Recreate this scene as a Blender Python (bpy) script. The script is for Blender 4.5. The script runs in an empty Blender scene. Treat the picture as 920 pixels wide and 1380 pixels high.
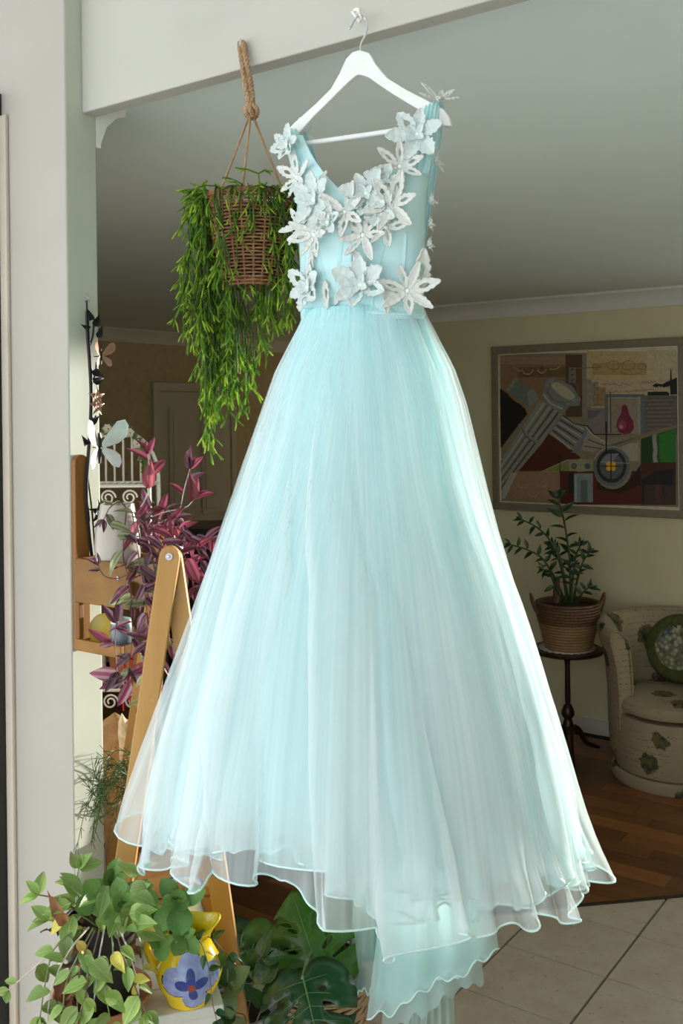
import bpy, bmesh, math, random
import numpy as np
from mathutils import Vector, Matrix
random.seed(7)
PI = math.pi
sc = bpy.context.scene
COL = sc.collection

# ------------------------------------------------------------------ camera
F = 1341.7                    # 35 mm lens, in pixels of the 920x1380 frame
HC = 1.9                      # eye height
ROLL = 0.012
CR = Vector((math.cos(ROLL), 0, -math.sin(ROLL)))
CU = Vector((math.sin(ROLL), 0, math.cos(ROLL)))
cam_d = bpy.data.cameras.new('camera'); cam = bpy.data.objects.new('camera', cam_d); COL.objects.link(cam)
cam_d.lens = 35; cam_d.sensor_width = 36; cam_d.shift_y = -134 / 1380
cam_d.clip_start = 0.05
M4 = Matrix.Identity(4)
for i in range(3):
    M4[i][0] = CR[i]; M4[i][1] = CU[i]; M4[i][2] = (0, -1, 0)[i]
M4[2][3] = HC
cam.matrix_world = M4
sc.camera = cam

# ------------------------------------------------------------------ light
w = bpy.data.worlds.new('daylight'); sc.world = w; w.use_nodes = True
bg = w.node_tree.nodes['Background']
bg.inputs[0].default_value = (0.93, 0.97, 1.0, 1); bg.inputs[1].default_value = 1.3
sun_d = bpy.data.lights.new('sun', 'SUN'); sun = bpy.data.objects.new('sun', sun_d); COL.objects.link(sun)
sun_d.energy = 5.2; sun_d.angle = math.radians(1.2); sun_d.color = (1.0, 0.95, 0.86)
SUN = Vector((0.74, 0.65, 0.05)).normalized()
sun.rotation_euler = SUN.to_track_quat('Z', 'Y').to_euler()
vs = sc.view_settings
vs.view_transform = 'Standard'; vs.look = 'None'; vs.gamma = 1; vs.use_curve_mapping = False
vs.exposure = 0.95
sc.cycles.use_denoising = True
sc.cycles.max_bounces = 10; sc.cycles.diffuse_bounces = 5; sc.cycles.transparent_max_bounces = 32
sc.cycles.transmission_bounces = 6

# ------------------------------------------------------------------ pixel / room helpers
def ray(px, py):
    return CR * ((px - 460) / F) + CU * ((556 - py) / F) + Vector((0, 1, 0))
EYE = Vector((0, 0, HC))
def P(px, py, Y): return EYE + ray(px, py) * Y
def onplane(px, py, p0, n):
    d = ray(px, py); return EYE + d * ((p0 - EYE).dot(n) / d.dot(n))
U = Vector((0.816, -0.578, 0)); V = Vector((0.578, 0.816, 0)); O = Vector((-0.541, 2.105, 0))
def R(u, v, z): return O + U * u + V * v + Vector((0, 0, z))
def pv(px, py, v): return onplane(px, py, O + V * v, V)
def pu(px, py, u): return onplane(px, py, O + U * u, U)
def pz(px, py, z): return onplane(px, py, Vector((0, 0, z)), Vector((0, 0, 1)))
def uv(p): d = p - O; return d.dot(U), d.dot(V)
def lerp(a, b, t): return a + (b - a) * t
def interp(x, xs, ys): return float(np.interp(x, xs, ys))
def srgb(r, g, b, k=1.0):
    f = lambda c: (c / 255 / 12.92 if c <= 10 else ((c / 255 + .055) / 1.055) ** 2.4)
    return tuple(min(0.95, f(c) * k) for c in (r, g, b)) + (1,)

# ------------------------------------------------------------------ mesh builder
OFF = {}
class MB:
    def __init__(s): s.v = []; s.f = []; s.m = []; s.c = []
    def add(s, vs_, fs, m=0):
        o = len(s.v); s.v += [Vector(p) for p in vs_]
        s.f += [tuple(i + o for i in f) for f in fs]; s.m += [m] * len(fs)
    def box(s, c, ax, ay, az, m=0):          # centre and three half-axis vectors
        c = Vector(c); ps = [c + ax * i + ay * j + az * k for i in (-1, 1) for j in (-1, 1) for k in (-1, 1)]
        fs = [(0, 1, 3, 2), (4, 6, 7, 5), (0, 4, 5, 1), (2, 3, 7, 6), (0, 2, 6, 4), (1, 5, 7, 3)]
        if ax.cross(ay).dot(az) < 0: fs = [f[::-1] for f in fs]
        s.add(ps, fs, m)
    def rbox(s, u0, u1, v0, v1, z0, z1, m=0):
        s.box(R((u0 + u1) / 2, (v0 + v1) / 2, (z0 + z1) / 2), U * ((u1 - u0) / 2), V * ((v1 - v0) / 2), Vector((0, 0, (z1 - z0) / 2)), m)
    def beam(s, p0, p1, side, w, d, m=0):     # rectangular bar; side = direction of width w
        ax = (p1 - p0); l = ax.length; az = ax.normalized(); ay = az.cross(side).normalized(); sx = ay.cross(az).normalized()
        s.box((p0 + p1) / 2, sx * (w / 2), ay * (d / 2), az * (l / 2), m)
    def tube(s, pts, r, n=8, m=0, closed=False, cap=True):
        pts = [Vector(p) for p in pts]; k = len(pts)
        rs = r if isinstance(r, (list, tuple)) else [r] * k
        T = []
        for i in range(k):
            a = pts[(i - 1) % k] if (closed or i > 0) else pts[i]
            b = pts[(i + 1) % k] if (closed or i < k - 1) else pts[i]
            t = b - a; T.append(t.normalized() if t.length > 1e-9 else Vector((0, 0, 1)))
        nrm = T[0].orthogonal().normalized(); vs_ = []; fs = []
        for i in range(k):
            nrm = (nrm - T[i] * nrm.dot(T[i])); nrm = nrm.normalized() if nrm.length > 1e-6 else T[i].orthogonal().normalized()
            b = T[i].cross(nrm)
            for j in range(n):
                a = 2 * PI * j / n; vs_.append(pts[i] + (nrm * math.cos(a) + b * math.sin(a)) * rs[i])
        for i in range(k if closed else k - 1):
            i2 = (i + 1) % k
            for j in range(n):
                j2 = (j + 1) % n; fs.append((i * n + j, i * n + j2, i2 * n + j2, i2 * n + j))
        if cap and not closed:
            fs.append(tuple(range(n))[::-1]); fs.append(tuple((k - 1) * n + j for j in range(n)))
        s.add(vs_, fs, m)
    def lathe(s, prof, c, n=32, m=0, sx=1, sy=1, rot=0):   # prof: (r, z)
        c = Vector(c); vs_ = []; fs = []
        for r, z in prof:
            for j in range(n):
                a = 2 * PI * j / n + rot; vs_.append(c + Vector((r * sx * math.cos(a), r * sy * math.sin(a), z)))
        for i in range(len(prof) - 1):
            for j in range(n):
                j2 = (j + 1) % n; fs.append((i * n + j, i * n + j2, (i + 1) * n + j2, (i + 1) * n + j))
        s.add(vs_, fs, m)
    def grid(s, fn, nu, nv, closeu=False, m=0):
        vs_ = [fn(i / (nu if closeu else nu - 1), j / (nv - 1)) for j in range(nv) for i in range(nu)]; fs = []
        for j in range(nv - 1):
            for i in range(nu if closeu else nu - 1):
                i2 = (i + 1) % nu; fs.append((j * nu + i, j * nu + i2, (j + 1) * nu + i2, (j + 1) * nu + i))
        s.add(vs_, fs, m)
    def prism(s, poly, dv, m=0):              # planar polygon extruded by dv
        n = len(poly); ps = [Vector(p) for p in poly] + [Vector(p) + dv for p in poly]
        fs = [tuple(range(n))[::-1], tuple(range(n, 2 * n))] + [(i, (i + 1) % n, n + (i + 1) % n, n + i) for i in range(n)]
        s.add(ps, fs, m)
    def ball(s, c, r, n=10, m=0, sz=1):
        prof = [(r * math.sin(PI * i / n) + 1e-5, -r * sz * math.cos(PI * i / n)) for i in range(n + 1)]
        s.lathe(prof, c, n + 2, m)
    def mesh(s, name, mats, off=Vector(), smooth=True):
        me = bpy.data.meshes.new(name); me.from_pydata([tuple(p - off) for p in s.v], [], s.f)
        for mt in (mats if isinstance(mats, (list, tuple)) else [mats]): me.materials.append(mt)
        me.polygons.foreach_set('material_index', s.m)
        if smooth: me.polygons.foreach_set('use_smooth', [True] * len(s.f))
        me.validate(); me.update()
        return me
    def build(s, name, mats, parent=None, smooth=True, bevel=0, sharp=True, recalc=False, sub=0, solid=0):
        off = OFF.get(parent.name, Vector()) if parent else Vector()
        me = s.mesh(name, mats, off, smooth)
        if recalc:
            bm = bmesh.new(); bm.from_mesh(me); bmesh.ops.recalc_face_normals(bm, faces=bm.faces); bm.to_mesh(me); bm.free()
        if smooth and sharp: me.set_sharp_from_angle(angle=math.radians(40))
        o = bpy.data.objects.new(name, me); COL.objects.link(o)
        if parent: o.parent = parent
        OFF[o.name] = off
        if bevel:
            b = o.modifiers.new('bevel', 'BEVEL'); b.width = bevel; b.segments = 2; b.limit_method = 'ANGLE'
        if sub:
            b = o.modifiers.new('sub', 'SUBSURF'); b.levels = sub; b.render_levels = sub
        if solid:
            b = o.modifiers.new('solid', 'SOLIDIFY'); b.thickness = solid; b.offset = 0
        return o

def tag(o, label, cat, group=None):
    o['label'] = label; o['category'] = cat
    if group: o['group'] = group
    return o
def thing(name, label, cat, loc, group=None):
    o = bpy.data.objects.new(name, None); COL.objects.link(o); o.location = loc
    o.empty_display_size = 0.05; OFF[o.name] = Vector(loc)
    return tag(o, label, cat, group)
def struct(o): o['kind'] = 'structure'; return o
def place(me, name, mat4, parent):
    o = bpy.data.objects.new(name, me); COL.objects.link(o); o.parent = parent
    o.matrix_local = Matrix.Translation(-OFF[parent.name]) @ mat4
    OFF[o.name] = OFF[parent.name]
    return o
def frame(pos, d, nrm, s, sx=1.0, sz=1.0):
    y = Vector(d).normalized(); z = Vector(nrm) - y * Vector(nrm).dot(y)
    z = z.normalized() if z.length > 1e-5 else y.orthogonal().normalized(); x = y.cross(z)
    m = Matrix.Identity(4)
    for i in range(3):
        m[i][0] = x[i] * s * sx; m[i][1] = y[i] * s; m[i][2] = z[i] * s * sz; m[i][3] = pos[i]
    return m

# ------------------------------------------------------------------ materials
def nodes(name):
    m = bpy.data.materials.new(name); m.use_nodes = True; nt = m.node_tree
    return m, nt, nt.nodes['Principled BSDF']
def N(nt, t, **kw):
    n = nt.nodes.new(t)
    for k, v in kw.items():
        if k in n.inputs: n.inputs[k].default_value = v
        else: setattr(n, k, v)
    return n
def mixrgb(nt, fac, a, b, mode='MIX'):
    n = nt.nodes.new('ShaderNodeMix'); n.data_type = 'RGBA'; n.blend_type = mode
    for sock, v in ((0, fac), (6, a), (7, b)):
        if isinstance(v, bpy.types.NodeSocket): nt.links.new(v, n.inputs[sock])
        else: n.inputs[sock].default_value = v
    return n.outputs[2]
def ramp(nt, inp, stops):
    n = nt.nodes.new('ShaderNodeValToRGB'); e = n.color_ramp.elements
    while len(e) < len(stops): e.new(0.5)
    for k, (p, c) in enumerate(stops):
        e[k].position = p; e[k].color = c if not isinstance(c, (int, float)) else (c, c, c, 1)
    nt.links.new(inp, n.inputs[0]); return n.outputs[0]
def coord(nt, scale=(1, 1, 1), kind='Object', rot=(0, 0, 0)):
    tc = nt.nodes.new('ShaderNodeTexCoord'); mp = nt.nodes.new('ShaderNodeMapping')
    mp.inputs['Scale'].default_value = scale; mp.inputs['Rotation'].default_value = rot
    nt.links.new(tc.outputs[kind], mp.inputs[0]); return mp.outputs[0]
def noise(nt, co, scale=5, detail=4, rough=0.55):
    n = N(nt, 'ShaderNodeTexNoise', Scale=scale, Detail=detail, Roughness=rough); nt.links.new(co, n.inputs['Vector']); return n.outputs[0]
def bump(nt, bs, h, strength=0.2, dist=0.002):
    b = N(nt, 'ShaderNodeBump', Strength=strength, Distance=dist); nt.links.new(h, b.inputs['Height']); nt.links.new(b.outputs[0], bs.inputs['Normal'])
def plain(name, col, rough=0.5, var=0.12, scale=20, metal=0, bstr=0.0, stretch=(1, 1, 1), trans=0, spec=0.5, detail=4):
    m, nt, bs = nodes(name); co = coord(nt, stretch); n = noise(nt, co, scale, detail)
    a = tuple(c * (1 - var) for c in col[:3]) + (1,); b = tuple(min(1, c * (1 + var)) for c in col[:3]) + (1,)
    cc = ramp(nt, n, [(0.3, a), (0.7, b)]); nt.links.new(cc, bs.inputs['Base Color'])
    bs.inputs['Roughness'].default_value = rough; bs.inputs['Metallic'].default_value = metal
    bs.inputs['Specular IOR Level'].default_value = spec
    if bstr: bump(nt, bs, n, bstr)
    if trans: add_trans(nt, bs, cc, trans)
    return m
def add_trans(nt, bs, colsock, fac):
    t = nt.nodes.new('ShaderNodeBsdfTranslucent'); nt.links.new(colsock, t.inputs[0])
    mx = nt.nodes.new('ShaderNodeMixShader'); mx.inputs[0].default_value = fac
    nt.links.new(bs.outputs[0], mx.inputs[1]); nt.links.new(t.outputs[0], mx.inputs[2])
    nt.links.new(mx.outputs[0], nt.nodes['Material Output'].inputs[0])
def wood(name, c1, c2, axis='Z', rough=0.45, scale=14, island=True):
    m, nt, bs = nodes(name)
    st = {'Z': (1, 1, .06), 'X': (.06, 1, 1), 'Y': (1, .06, 1)}[axis]
    co = coord(nt, st); n = noise(nt, co, scale, 6, .6); n2 = noise(nt, co, scale * 6, 3)
    c = ramp(nt, n, [(0.3, c1), (0.72, c2)])
    c = mixrgb(nt, n2, c, tuple(x * .8 for x in c1[:3]) + (1,)) if False else c
    oi = nt.nodes.new('ShaderNodeObjectInfo')
    hv = N(nt, 'ShaderNodeHueSaturation'); mr = N(nt, 'ShaderNodeMapRange'); mr.inputs['To Min'].default_value = .72; mr.inputs['To Max'].default_value = 1.25
    nt.links.new(oi.outputs['Random'], mr.inputs['Value']); nt.links.new(mr.outputs[0], hv.inputs['Value']); nt.links.new(c, hv.inputs['Color'])
    nt.links.new(hv.outputs[0] if island else c, bs.inputs['Base Color']); bs.inputs['Roughness'].default_value = rough; bs.inputs['Specular IOR Level'].default_value = .25
    bump(nt, bs, n2, .08, .001)
    return m
def leafmat(name, stops, rough=0.4, trans=0.25, var=0.25):
    """stripes across the leaf's own width (object x of the unit leaf)"""
    m, nt, bs = nodes(name)
    tc = nt.nodes.new('ShaderNodeTexCoord'); sx = nt.nodes.new('ShaderNodeSeparateXYZ'); nt.links.new(tc.outputs['Object'], sx.inputs[0])
    ab = N(nt, 'ShaderNodeMath', operation='ABSOLUTE'); nt.links.new(sx.outputs[0], ab.inputs[0])
    c = ramp(nt, ab.outputs[0], stops)
    oi = nt.nodes.new('ShaderNodeObjectInfo'); hv = N(nt, 'ShaderNodeHueSaturation')
    for lo, hi, key, k in ((1 - var, 1 + var, 'Value', 1.0), (0.485, 0.515, 'Hue', 7.31)):
        mu = N(nt, 'ShaderNodeMath', operation='MULTIPLY'); nt.links.new(oi.outputs['Random'], mu.inputs[0]); mu.inputs[1].default_value = k
        fr = N(nt, 'ShaderNodeMath', operation='FRACT'); nt.links.new(mu.outputs[0], fr.inputs[0])
        mr = N(nt, 'ShaderNodeMapRange'); mr.inputs['To Min'].default_value = lo; mr.inputs['To Max'].default_value = hi
        nt.links.new(fr.outputs[0], mr.inputs['Value']); nt.links.new(mr.outputs[0], hv.inputs[key])
    nt.links.new(c, hv.inputs['Color']); nt.links.new(hv.outputs[0], bs.inputs['Base Color'])
    bs.inputs['Roughness'].default_value = rough
    nz = noise(nt, tc.outputs['Object'], 9, 3); bump(nt, bs, nz, .15, .02)
    add_trans(nt, bs, hv.outputs[0], trans)
    return m

DK = 2.4     # the living room is dim: what the photo shows there, scaled back to surface colour
M = {}
M['wall'] = plain('cream_wall', srgb(142, 136, 112, 2.75), .85, .04, 3, bstr=.03)
M['wall_left'] = plain('beige_wallpaper', (.66, .54, .36, 1), .85, .10, 14, bstr=.05)
M['white_wall'] = plain('white_painted_wall', (.44, .415, .37, 1), .7, .03, 6, bstr=.02)
M['nib_side'] = plain('pale_green_wall', (.52, .55, .46, 1), .7, .03, 6)
M['header'] = plain('header_paint', (.52, .505, .45, 1), .75, .03, 5, bstr=.03)
M['ceiling'] = plain('ceiling_paint', (.78, .86, .84, 1), .9, .02, 3)
M['cornice'] = plain('cornice_paint', (.82, .82, .80, 1), .8, .02, 4)
M['trim'] = plain('beige_trim', (.60, .52, .43, 1), .6, .06, 8)
M['dark_seal'] = plain('dark_seal', (.02, .02, .02, 1), .6)
M['door'] = plain('door_paint', (.70, .67, .58, 1), .6, .03, 6)
M['grout'] = plain('grout', (.16, .14, .12, 1), .9, .2, 60)
# ================================================================== setting
def rstruct(name, dims, mat, bevel=0):
    mb = MB()
    for d in (dims if isinstance(dims, list) else [dims]): mb.rbox(*d)
    return struct(mb.build(name, mat, smooth=False, bevel=bevel))
CZ = 2.575; VP = 4.2
rstruct('ceiling', (-4.35, 2.5, 0.04, 6.6, CZ, CZ + .1), M['ceiling'])
rstruct('ceiling_sunroom', (-3.2, 4.0, -3.6, 0.0, 3.3, 3.4), M['ceiling'])
rstruct('wall_header', (0.0, 3.2, 0.0, 0.04, 2.54, 3.3), M['header'], .003)
nib = MB(); nib.rbox(-4.25, 0.0, -.044, .038, 0, 3.3)
nib.m = [1 if i == 1 else 0 for i in range(6)]
struct(nib.build('wall_front', [M['white_wall'], M['nib_side']], smooth=False, bevel=.003))
rstruct('wall_back', [(-2.4, .45, VP, VP + .12, 0, CZ), (2.3, 2.5, VP, VP + .12, 0, CZ), (.45, 2.3, VP, VP + .12, 0, 1.12), (.45, 2.3, VP, VP + .12, 2.28, CZ)], M['wall'])
wn = MB()
for a, b, z0, z1 in ((.45, 2.3, 1.12, 1.15), (.45, 2.3, 2.25, 2.28), (.45, .48, 1.15, 2.25), (2.27, 2.3, 1.15, 2.25)): wn.rbox(a, b, VP + .03, VP + .08, z0, z1)
struct(wn.build('window_1', M['door'], smooth=False))
rstruct('wall_hall', (-2.52, -2.4, VP + .12, 6.5, 0, CZ), M['wall'])
rstruct('wall_hall_end', [(-4.25, -2.4, 6.5, 6.62, 0, .35), (-4.25, -2.4, 6.5, 6.62, 2.3, CZ), (-4.25, -4.1, 6.5, 6.62, .35, 2.3), (-2.55, -2.4, 6.5, 6.62, .35, 2.3)], M['wall_left'])
wn2 = MB()  # added window, hidden behind the gown, to brighten the far left room
for a, b, z0, z1 in ((-4.1, -2.55, .35, .4), (-4.1, -2.55, 2.25, 2.3), (-4.1, -4.05, .4, 2.25), (-2.6, -2.55, .4, 2.25), (-3.35, -3.3, .4, 2.25)): wn2.rbox(a, b, 6.53, 6.58, z0, z1)
w2 = struct(wn2.build('added_hall_window', M['door'], smooth=False))
bm_, bnt, bbs = nodes('added_hall_blind'); bbs.inputs['Base Color'].default_value = (.3, .27, .22, 1); bbs.inputs['Roughness'].default_value = .9
bc_ = bnt.nodes.new('ShaderNodeRGB'); bc_.outputs[0].default_value = (.30, .27, .22, 1); add_trans(bnt, bbs, bc_.outputs[0], .9)
bl_ = MB(); bl_.rbox(-4.11, -2.54, 6.505, 6.508, .34, 2.31); bl_.build('added_diffusing_blind', bm_, w2, smooth=False)  # added translucent sheet, spreads the sun at this window into a soft glow
rstruct('wall_left', (-4.37, -4.25, .038, 6.6, 0, CZ), M['wall_left'])
rstruct('wall_right', (2.4, 2.52, .04, VP, 0, CZ), M['wall'])
rstruct('wall_added_light_block', (3.0, 3.12, -3.6, 0.0, 0, 3.3), M['white_wall'])  # unseen wall added to block daylight and darken the gown's right side
# cornices: cove profile swept along the walls
def cornice(name, p0, p1, out):
    prof = [(0, -.10), (.012, -.10), (.014, -.088), (.03, -.05), (.058, -.024), (.085, -.014), (.085, 0), (0, 0)]
    a = [p0 + out * x + Vector((0, 0, z)) for x, z in prof]
    mb = MB(); mb.prism(a, p1 - p0)
    return struct(mb.build(name, M['cornice'], smooth=True, recalc=True))
cornice('trim_1', R(-2.4, VP, CZ), R(2.4, VP, CZ), -V)
cornice('trim_2', R(-4.25, .04, CZ), R(-4.25, 6.5, CZ), U)
cornice('trim_3', R(-4.25, .038, CZ), R(-.0, .038, CZ), V)
cornice('trim_4', R(2.4, .04, CZ), R(2.4, VP, CZ), -U)
rstruct('baseboard_back', (-2.4, 2.4, VP - .014, VP, 0, .085), M['door'], .003)
rstruct('baseboard_left', (-4.25, -4.236, .04, 3.6, 0, .085), M['door'], .003)
# frame of the glazed door at the far left edge
rstruct('trim_5', (-.52, -.218, -.10, -.0441, 0, 2.60), M['trim'], .012)
rstruct('trim_6', (-.2178, -.2125, -.075, -.0441, 0, 2.61), M['dark_seal'])
rstruct('trim_7', (-.2123, -.188, -.054, -.0441, 0, 2.56), M['trim'], .003)
# panelled door in the far left wall
dz = 2.03
d0 = uv(pu(203, 515, -4.25))[1]; dtop = pu(203, 515, -4.25).z
dm = MB(); dm.rbox(-4.25, -4.226, d0 + .075, d0 + .93, 0.01, dtop - .075)
door = struct(dm.build('door_1', M['door'], smooth=False, bevel=.003))
fr = MB(); fr.rbox(-4.25, -4.215, d0, d0 + .07, 0, dtop); fr.rbox(-4.25, -4.215, d0 + .935, d0 + 1.0, 0, dtop); fr.rbox(-4.25, -4.2151, d0 + .07, d0 + .935, dtop - .07, dtop)
fr.build('door_frame', M['door'], door, smooth=False, bevel=.004)
for a, b, z0, z1 in ((.17, .45, 1.05, dtop - .2), (.55, .84, 1.05, dtop - .2), (.17, .45, .2, .92), (.55, .84, .2, .92)):
    mb = MB(); mb.rbox(-4.226, -4.212, d0 + a, d0 + b, z0, z1); mb.rbox(-4.213, -4.205, d0 + a + .04, d0 + b - .04, z0 + .04, z1 - .04)
    mb.build('panel', M['door'], door, smooth=False, bevel=.006)
mb = MB(); mb.tube([R(-4.226, d0 + .88, 1.0), R(-4.17, d0 + .88, 1.0)], .012, 10); mb.tube([R(-4.17, d0 + .89, 1.0), R(-4.17, d0 + .78, 1.0)], .009, 10)
M['chrome'] = plain('chrome', (.75, .76, .78, 1), .18, .02, 10, metal=1)
mb.build('door_handle', M['chrome'], door)

# ---- floors: tiled front part and timber behind a diagonal joint
E0 = pz(790, 1220, 0); E1 = pz(920, 1208, 0)
ed = (E1 - E0).normalized(); en = Vector((-ed.y, ed.x, 0))            # en points to the timber side
if en.y < 0: en = -en
def clip(poly, side):                     # keep side*(p-E0).en >= .006
    out = []
    f = lambda p: side * (p - E0).dot(en) - .008
    for i in range(len(poly)):
        a, b = poly[i], poly[(i + 1) % len(poly)]; fa, fb = f(a), f(b)
        if fa >= 0: out.append(a)
        if fa * fb < 0: out.append(a + (b - a) * (fa / (fa - fb)))
    return out
fb = MB(); fb.rbox(-3.3, 4.2, -3.8, 7.0, -.12, -.006)
floor = struct(fb.build('floor', M['grout'], smooth=False))
def tilemat():
    m, nt, bs = nodes('travertine_tile'); co = coord(nt, (1, 1, 1)); oi = nt.nodes.new('ShaderNodeObjectInfo')
    va = N(nt, 'ShaderNodeVectorMath', operation='ADD'); nt.links.new(co, va.inputs[0])
    sc_ = N(nt, 'ShaderNodeVectorMath', operation='SCALE'); cx = N(nt, 'ShaderNodeCombineXYZ')
    for k in range(2): nt.links.new(oi.outputs['Random'], cx.inputs[k])
    nt.links.new(cx.outputs[0], sc_.inputs[0]); sc_.inputs['Scale'].default_value = 37; nt.links.new(sc_.outputs[0], va.inputs[1])
    n1 = noise(nt, va.outputs[0], 9, 5, .6); n2 = noise(nt, va.outputs[0], 45, 4, .7)
    c = ramp(nt, n1, [(.3, (.54, .445, .35, 1)), (.7, (.65, .57, .475, 1))])
    s = ramp(nt, n2, [(.60, 0.0), (.70, 1.0)])
    c = mixrgb(nt, s, c, (.40, .26, .17, 1)); nt.links.new(c, bs.inputs['Base Color']); bs.inputs['Roughness'].default_value = .32
    return m
M['tile'] = tilemat()
pu_, pv_ = .371, .322
for i in range(-7, 9):
    for j in range(-12, 5):
        u0 = .437 + pu_ * i; v0 = 2.132 + pv_ * j; g = .0045
        poly = [R(u, v, -.0055) for u, v in ((u0 + g, v0 + g * .6), (u0 + pu_ - g, v0 + g * .6), (u0 + pu_ - g, v0 + pv_ - g * .6), (u0 + g, v0 + pv_ - g * .6))]
        if all(p.y < .6 for p in poly): continue
        if any(uv(p)[0] < -2.2 for p in poly): continue
        pl = clip(poly, -1)
        if len(pl) < 3: continue
        mb = MB(); mb.prism(pl, Vector((0, 0, .0055 + random.uniform(-.0004, .0004)))); mb.build('tile', M['tile'], floor, smooth=False, recalc=True)
wb = MB()
big = clip([R(-4.3, -1, -.0055), R(4, -1, -.0055), R(4, 7, -.0055), R(-4.3, 7, -.0055)], 1)
wb.prism(big, Vector((0, 0, .002))); M['gap'] = plain('dark_gap', (.02, .012, .008, 1), .9)
wfloor = struct(wb.build('floor_timber', M['gap'], smooth=False, recalc=True))
def plankmat():
    m, nt, bs = nodes('red_timber_plank')
    co = coord(nt, (1, 1, 1), rot=(0, 0, math.radians(35.3))); mp = N(nt, 'ShaderNodeMapping'); mp.inputs['Scale'].default_value = (.08, 1, 1); nt.links.new(co, mp.inputs[0])
    n = noise(nt, mp.outputs[0], 40, 6, .65)
    c = ramp(nt, n, [(.25, (.15, .05, .014, 1)), (.75, (.29, .115, .038, 1))])
    oi = nt.nodes.new('ShaderNodeObjectInfo'); hv = N(nt, 'ShaderNodeHueSaturation'); mr = N(nt, 'ShaderNodeMapRange'); mr.inputs['To Min'].default_value = .45; mr.inputs['To Max'].default_value = 1.35
    nt.links.new(oi.outputs['Random'], mr.inputs['Value']); nt.links.new(mr.outputs[0], hv.inputs['Value']); nt.links.new(c, hv.inputs['Color'])
    nt.links.new(hv.outputs[0], bs.inputs['Base Color']); bs.inputs['Roughness'].default_value = .3
    return m
M['plank'] = plankmat()
for r in range(0, 66):
    v0 = -.6 + r * .105; u = -4.2 if v0 < VP - .1 else -4.2
    u += -random.random() * .5 + .3
    ulim = 2.4 if v0 + .105 < VP - .012 else -2.53
    while u < ulim:
        l = random.choice((.6, .75, .9, 1.1)); u1 = min(u + l, ulim)
        pl = clip([R(a, b, -.0034) for a, b in ((u + .0008, v0 + .0008), (u1 - .0008, v0 + .0008), (u1 - .0008, v0 + .1042), (u + .0008, v0 + .1042))], 1)
        u = u1
        if len(pl) < 3: continue
        mb = MB(); mb.prism(pl, Vector((0, 0, .0034))); mb.build('plank', M['plank'], wfloor, smooth=False, recalc=True)
es = MB(); es.box((E0 + E1) / 2 + Vector((0, 0, .001)), ed * 2.2, en * .0085, Vector((0, 0, .0045)))
struct(es.build('trim_8', plain('bronze_strip', (.06, .045, .035, 1), .4, metal=.6), smooth=False, bevel=.002))

# ================================================================== picture on the back wall
PC = pv(793, 578, VP)
pic = thing('framed_picture', 'framed still life print of toppled grey columns and a purple pear', 'picture', PC)
c4 = [(664, 468), (926, 454), (924, 699), (667, 686)]
outer = [pv(x, y, VP) for x, y in c4]
us = [uv(p)[0] for p in outer]; ul, ur = min(us), max(us); zt = (outer[0].z + outer[1].z) / 2; zb = (outer[2].z + outer[3].z) / 2
fw = .046
def agedmat():
    m, nt, bs = nodes('aged_silver_frame'); co = coord(nt, (1, 1, 3)); n = noise(nt, co, 26, 6, .7); n2 = noise(nt, co, 7, 3)
    c = ramp(nt, n, [(.3, srgb(84, 72, 50, DK)), (.55, srgb(98, 88, 66, DK)), (.75, srgb(108, 106, 92, DK))]); c = mixrgb(nt, n2, c, srgb(88, 88, 80, DK))
    nt.links.new(c, bs.inputs['Base Color']); bs.inputs['Roughness'].default_value = .45; bs.inputs['Metallic'].default_value = .15; bump(nt, bs, n, .3); return m
M['aged'] = agedmat(); M['slip'] = plain('pale_gold_slip', (.72, .66, .50, 1), .4)
for (a, b, z0, z1) in ((ul, ur, zt - fw, zt), (ul, ur, zb, zb + fw), (ul, ul + fw, zb + fw, zt - fw), (ur - fw, ur, zb + fw, zt - fw)):
    mb = MB(); mb.rbox(a, b, VP - .032, VP - .002, z0, z1); mb.build('frame_rail', M['aged'], pic, smooth=False, bevel=.005)
mb = MB(); il, ir, iz0, iz1 = ul + fw, ur - fw, zb + fw, zt - fw; s_ = .007
for (a, b, z0, z1) in ((il, ir, iz1 - s_, iz1), (il, ir, iz0, iz0 + s_), (il, il + s_, iz0, iz1), (ir - s_, ir, iz0, iz1)): mb.rbox(a, b, VP - .024, VP - .006, z0, z1)
mb.build('gold_slip', M['slip'], pic, smooth=False)
# the print: flat colour areas, in pixels of a zoom of the picture (3.286 px per px from 640,440)
art = []; 
def S(c, pts): art.append((c, pts))
def circ(c, x, y, rx, ry=None, n=28, rot=0):
    ry = ry or rx; S(c, [(x + rx * math.cos(t) * math.cos(rot) - ry * math.sin(t) * math.sin(rot), y + rx * math.cos(t) * math.sin(rot) + ry * math.sin(t) * math.cos(rot)) for t in [2 * PI * i / n for i in range(n)]])
def line(c, pts, wd):
    for (x0, y0), (x1, y1) in zip(pts, pts[1:]):
        l = math.hypot(x1 - x0, y1 - y0) or 1; nx, ny = -(y1 - y0) / l * wd / 2, (x1 - x0) / l * wd / 2
        S(c, [(x0 + nx, y0 + ny), (x1 + nx, y1 + ny), (x1 - nx, y1 - ny), (x0 - nx, y0 - ny)])
def box2(c, x0, y0, x1, y1): S(c, [(x0, y0), (x1, y0), (x1, y1), (x0, y1)])
def arc(c, x, y, r, a0, a1, wd, ry=None): line(c, [(x + r * math.cos(a), y + (ry or r) * math.sin(a)) for a in [a0 + (a1 - a0) * i / 10 for i in range(11)]], wd)
box2((98, 88, 70), 100, 110, 905, 800)
box2((100, 78, 56), 112, 135, 400, 330); box2((112, 92, 72), 112, 135, 400, 168); box2((82, 62, 42), 190, 180, 400, 225)
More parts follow.
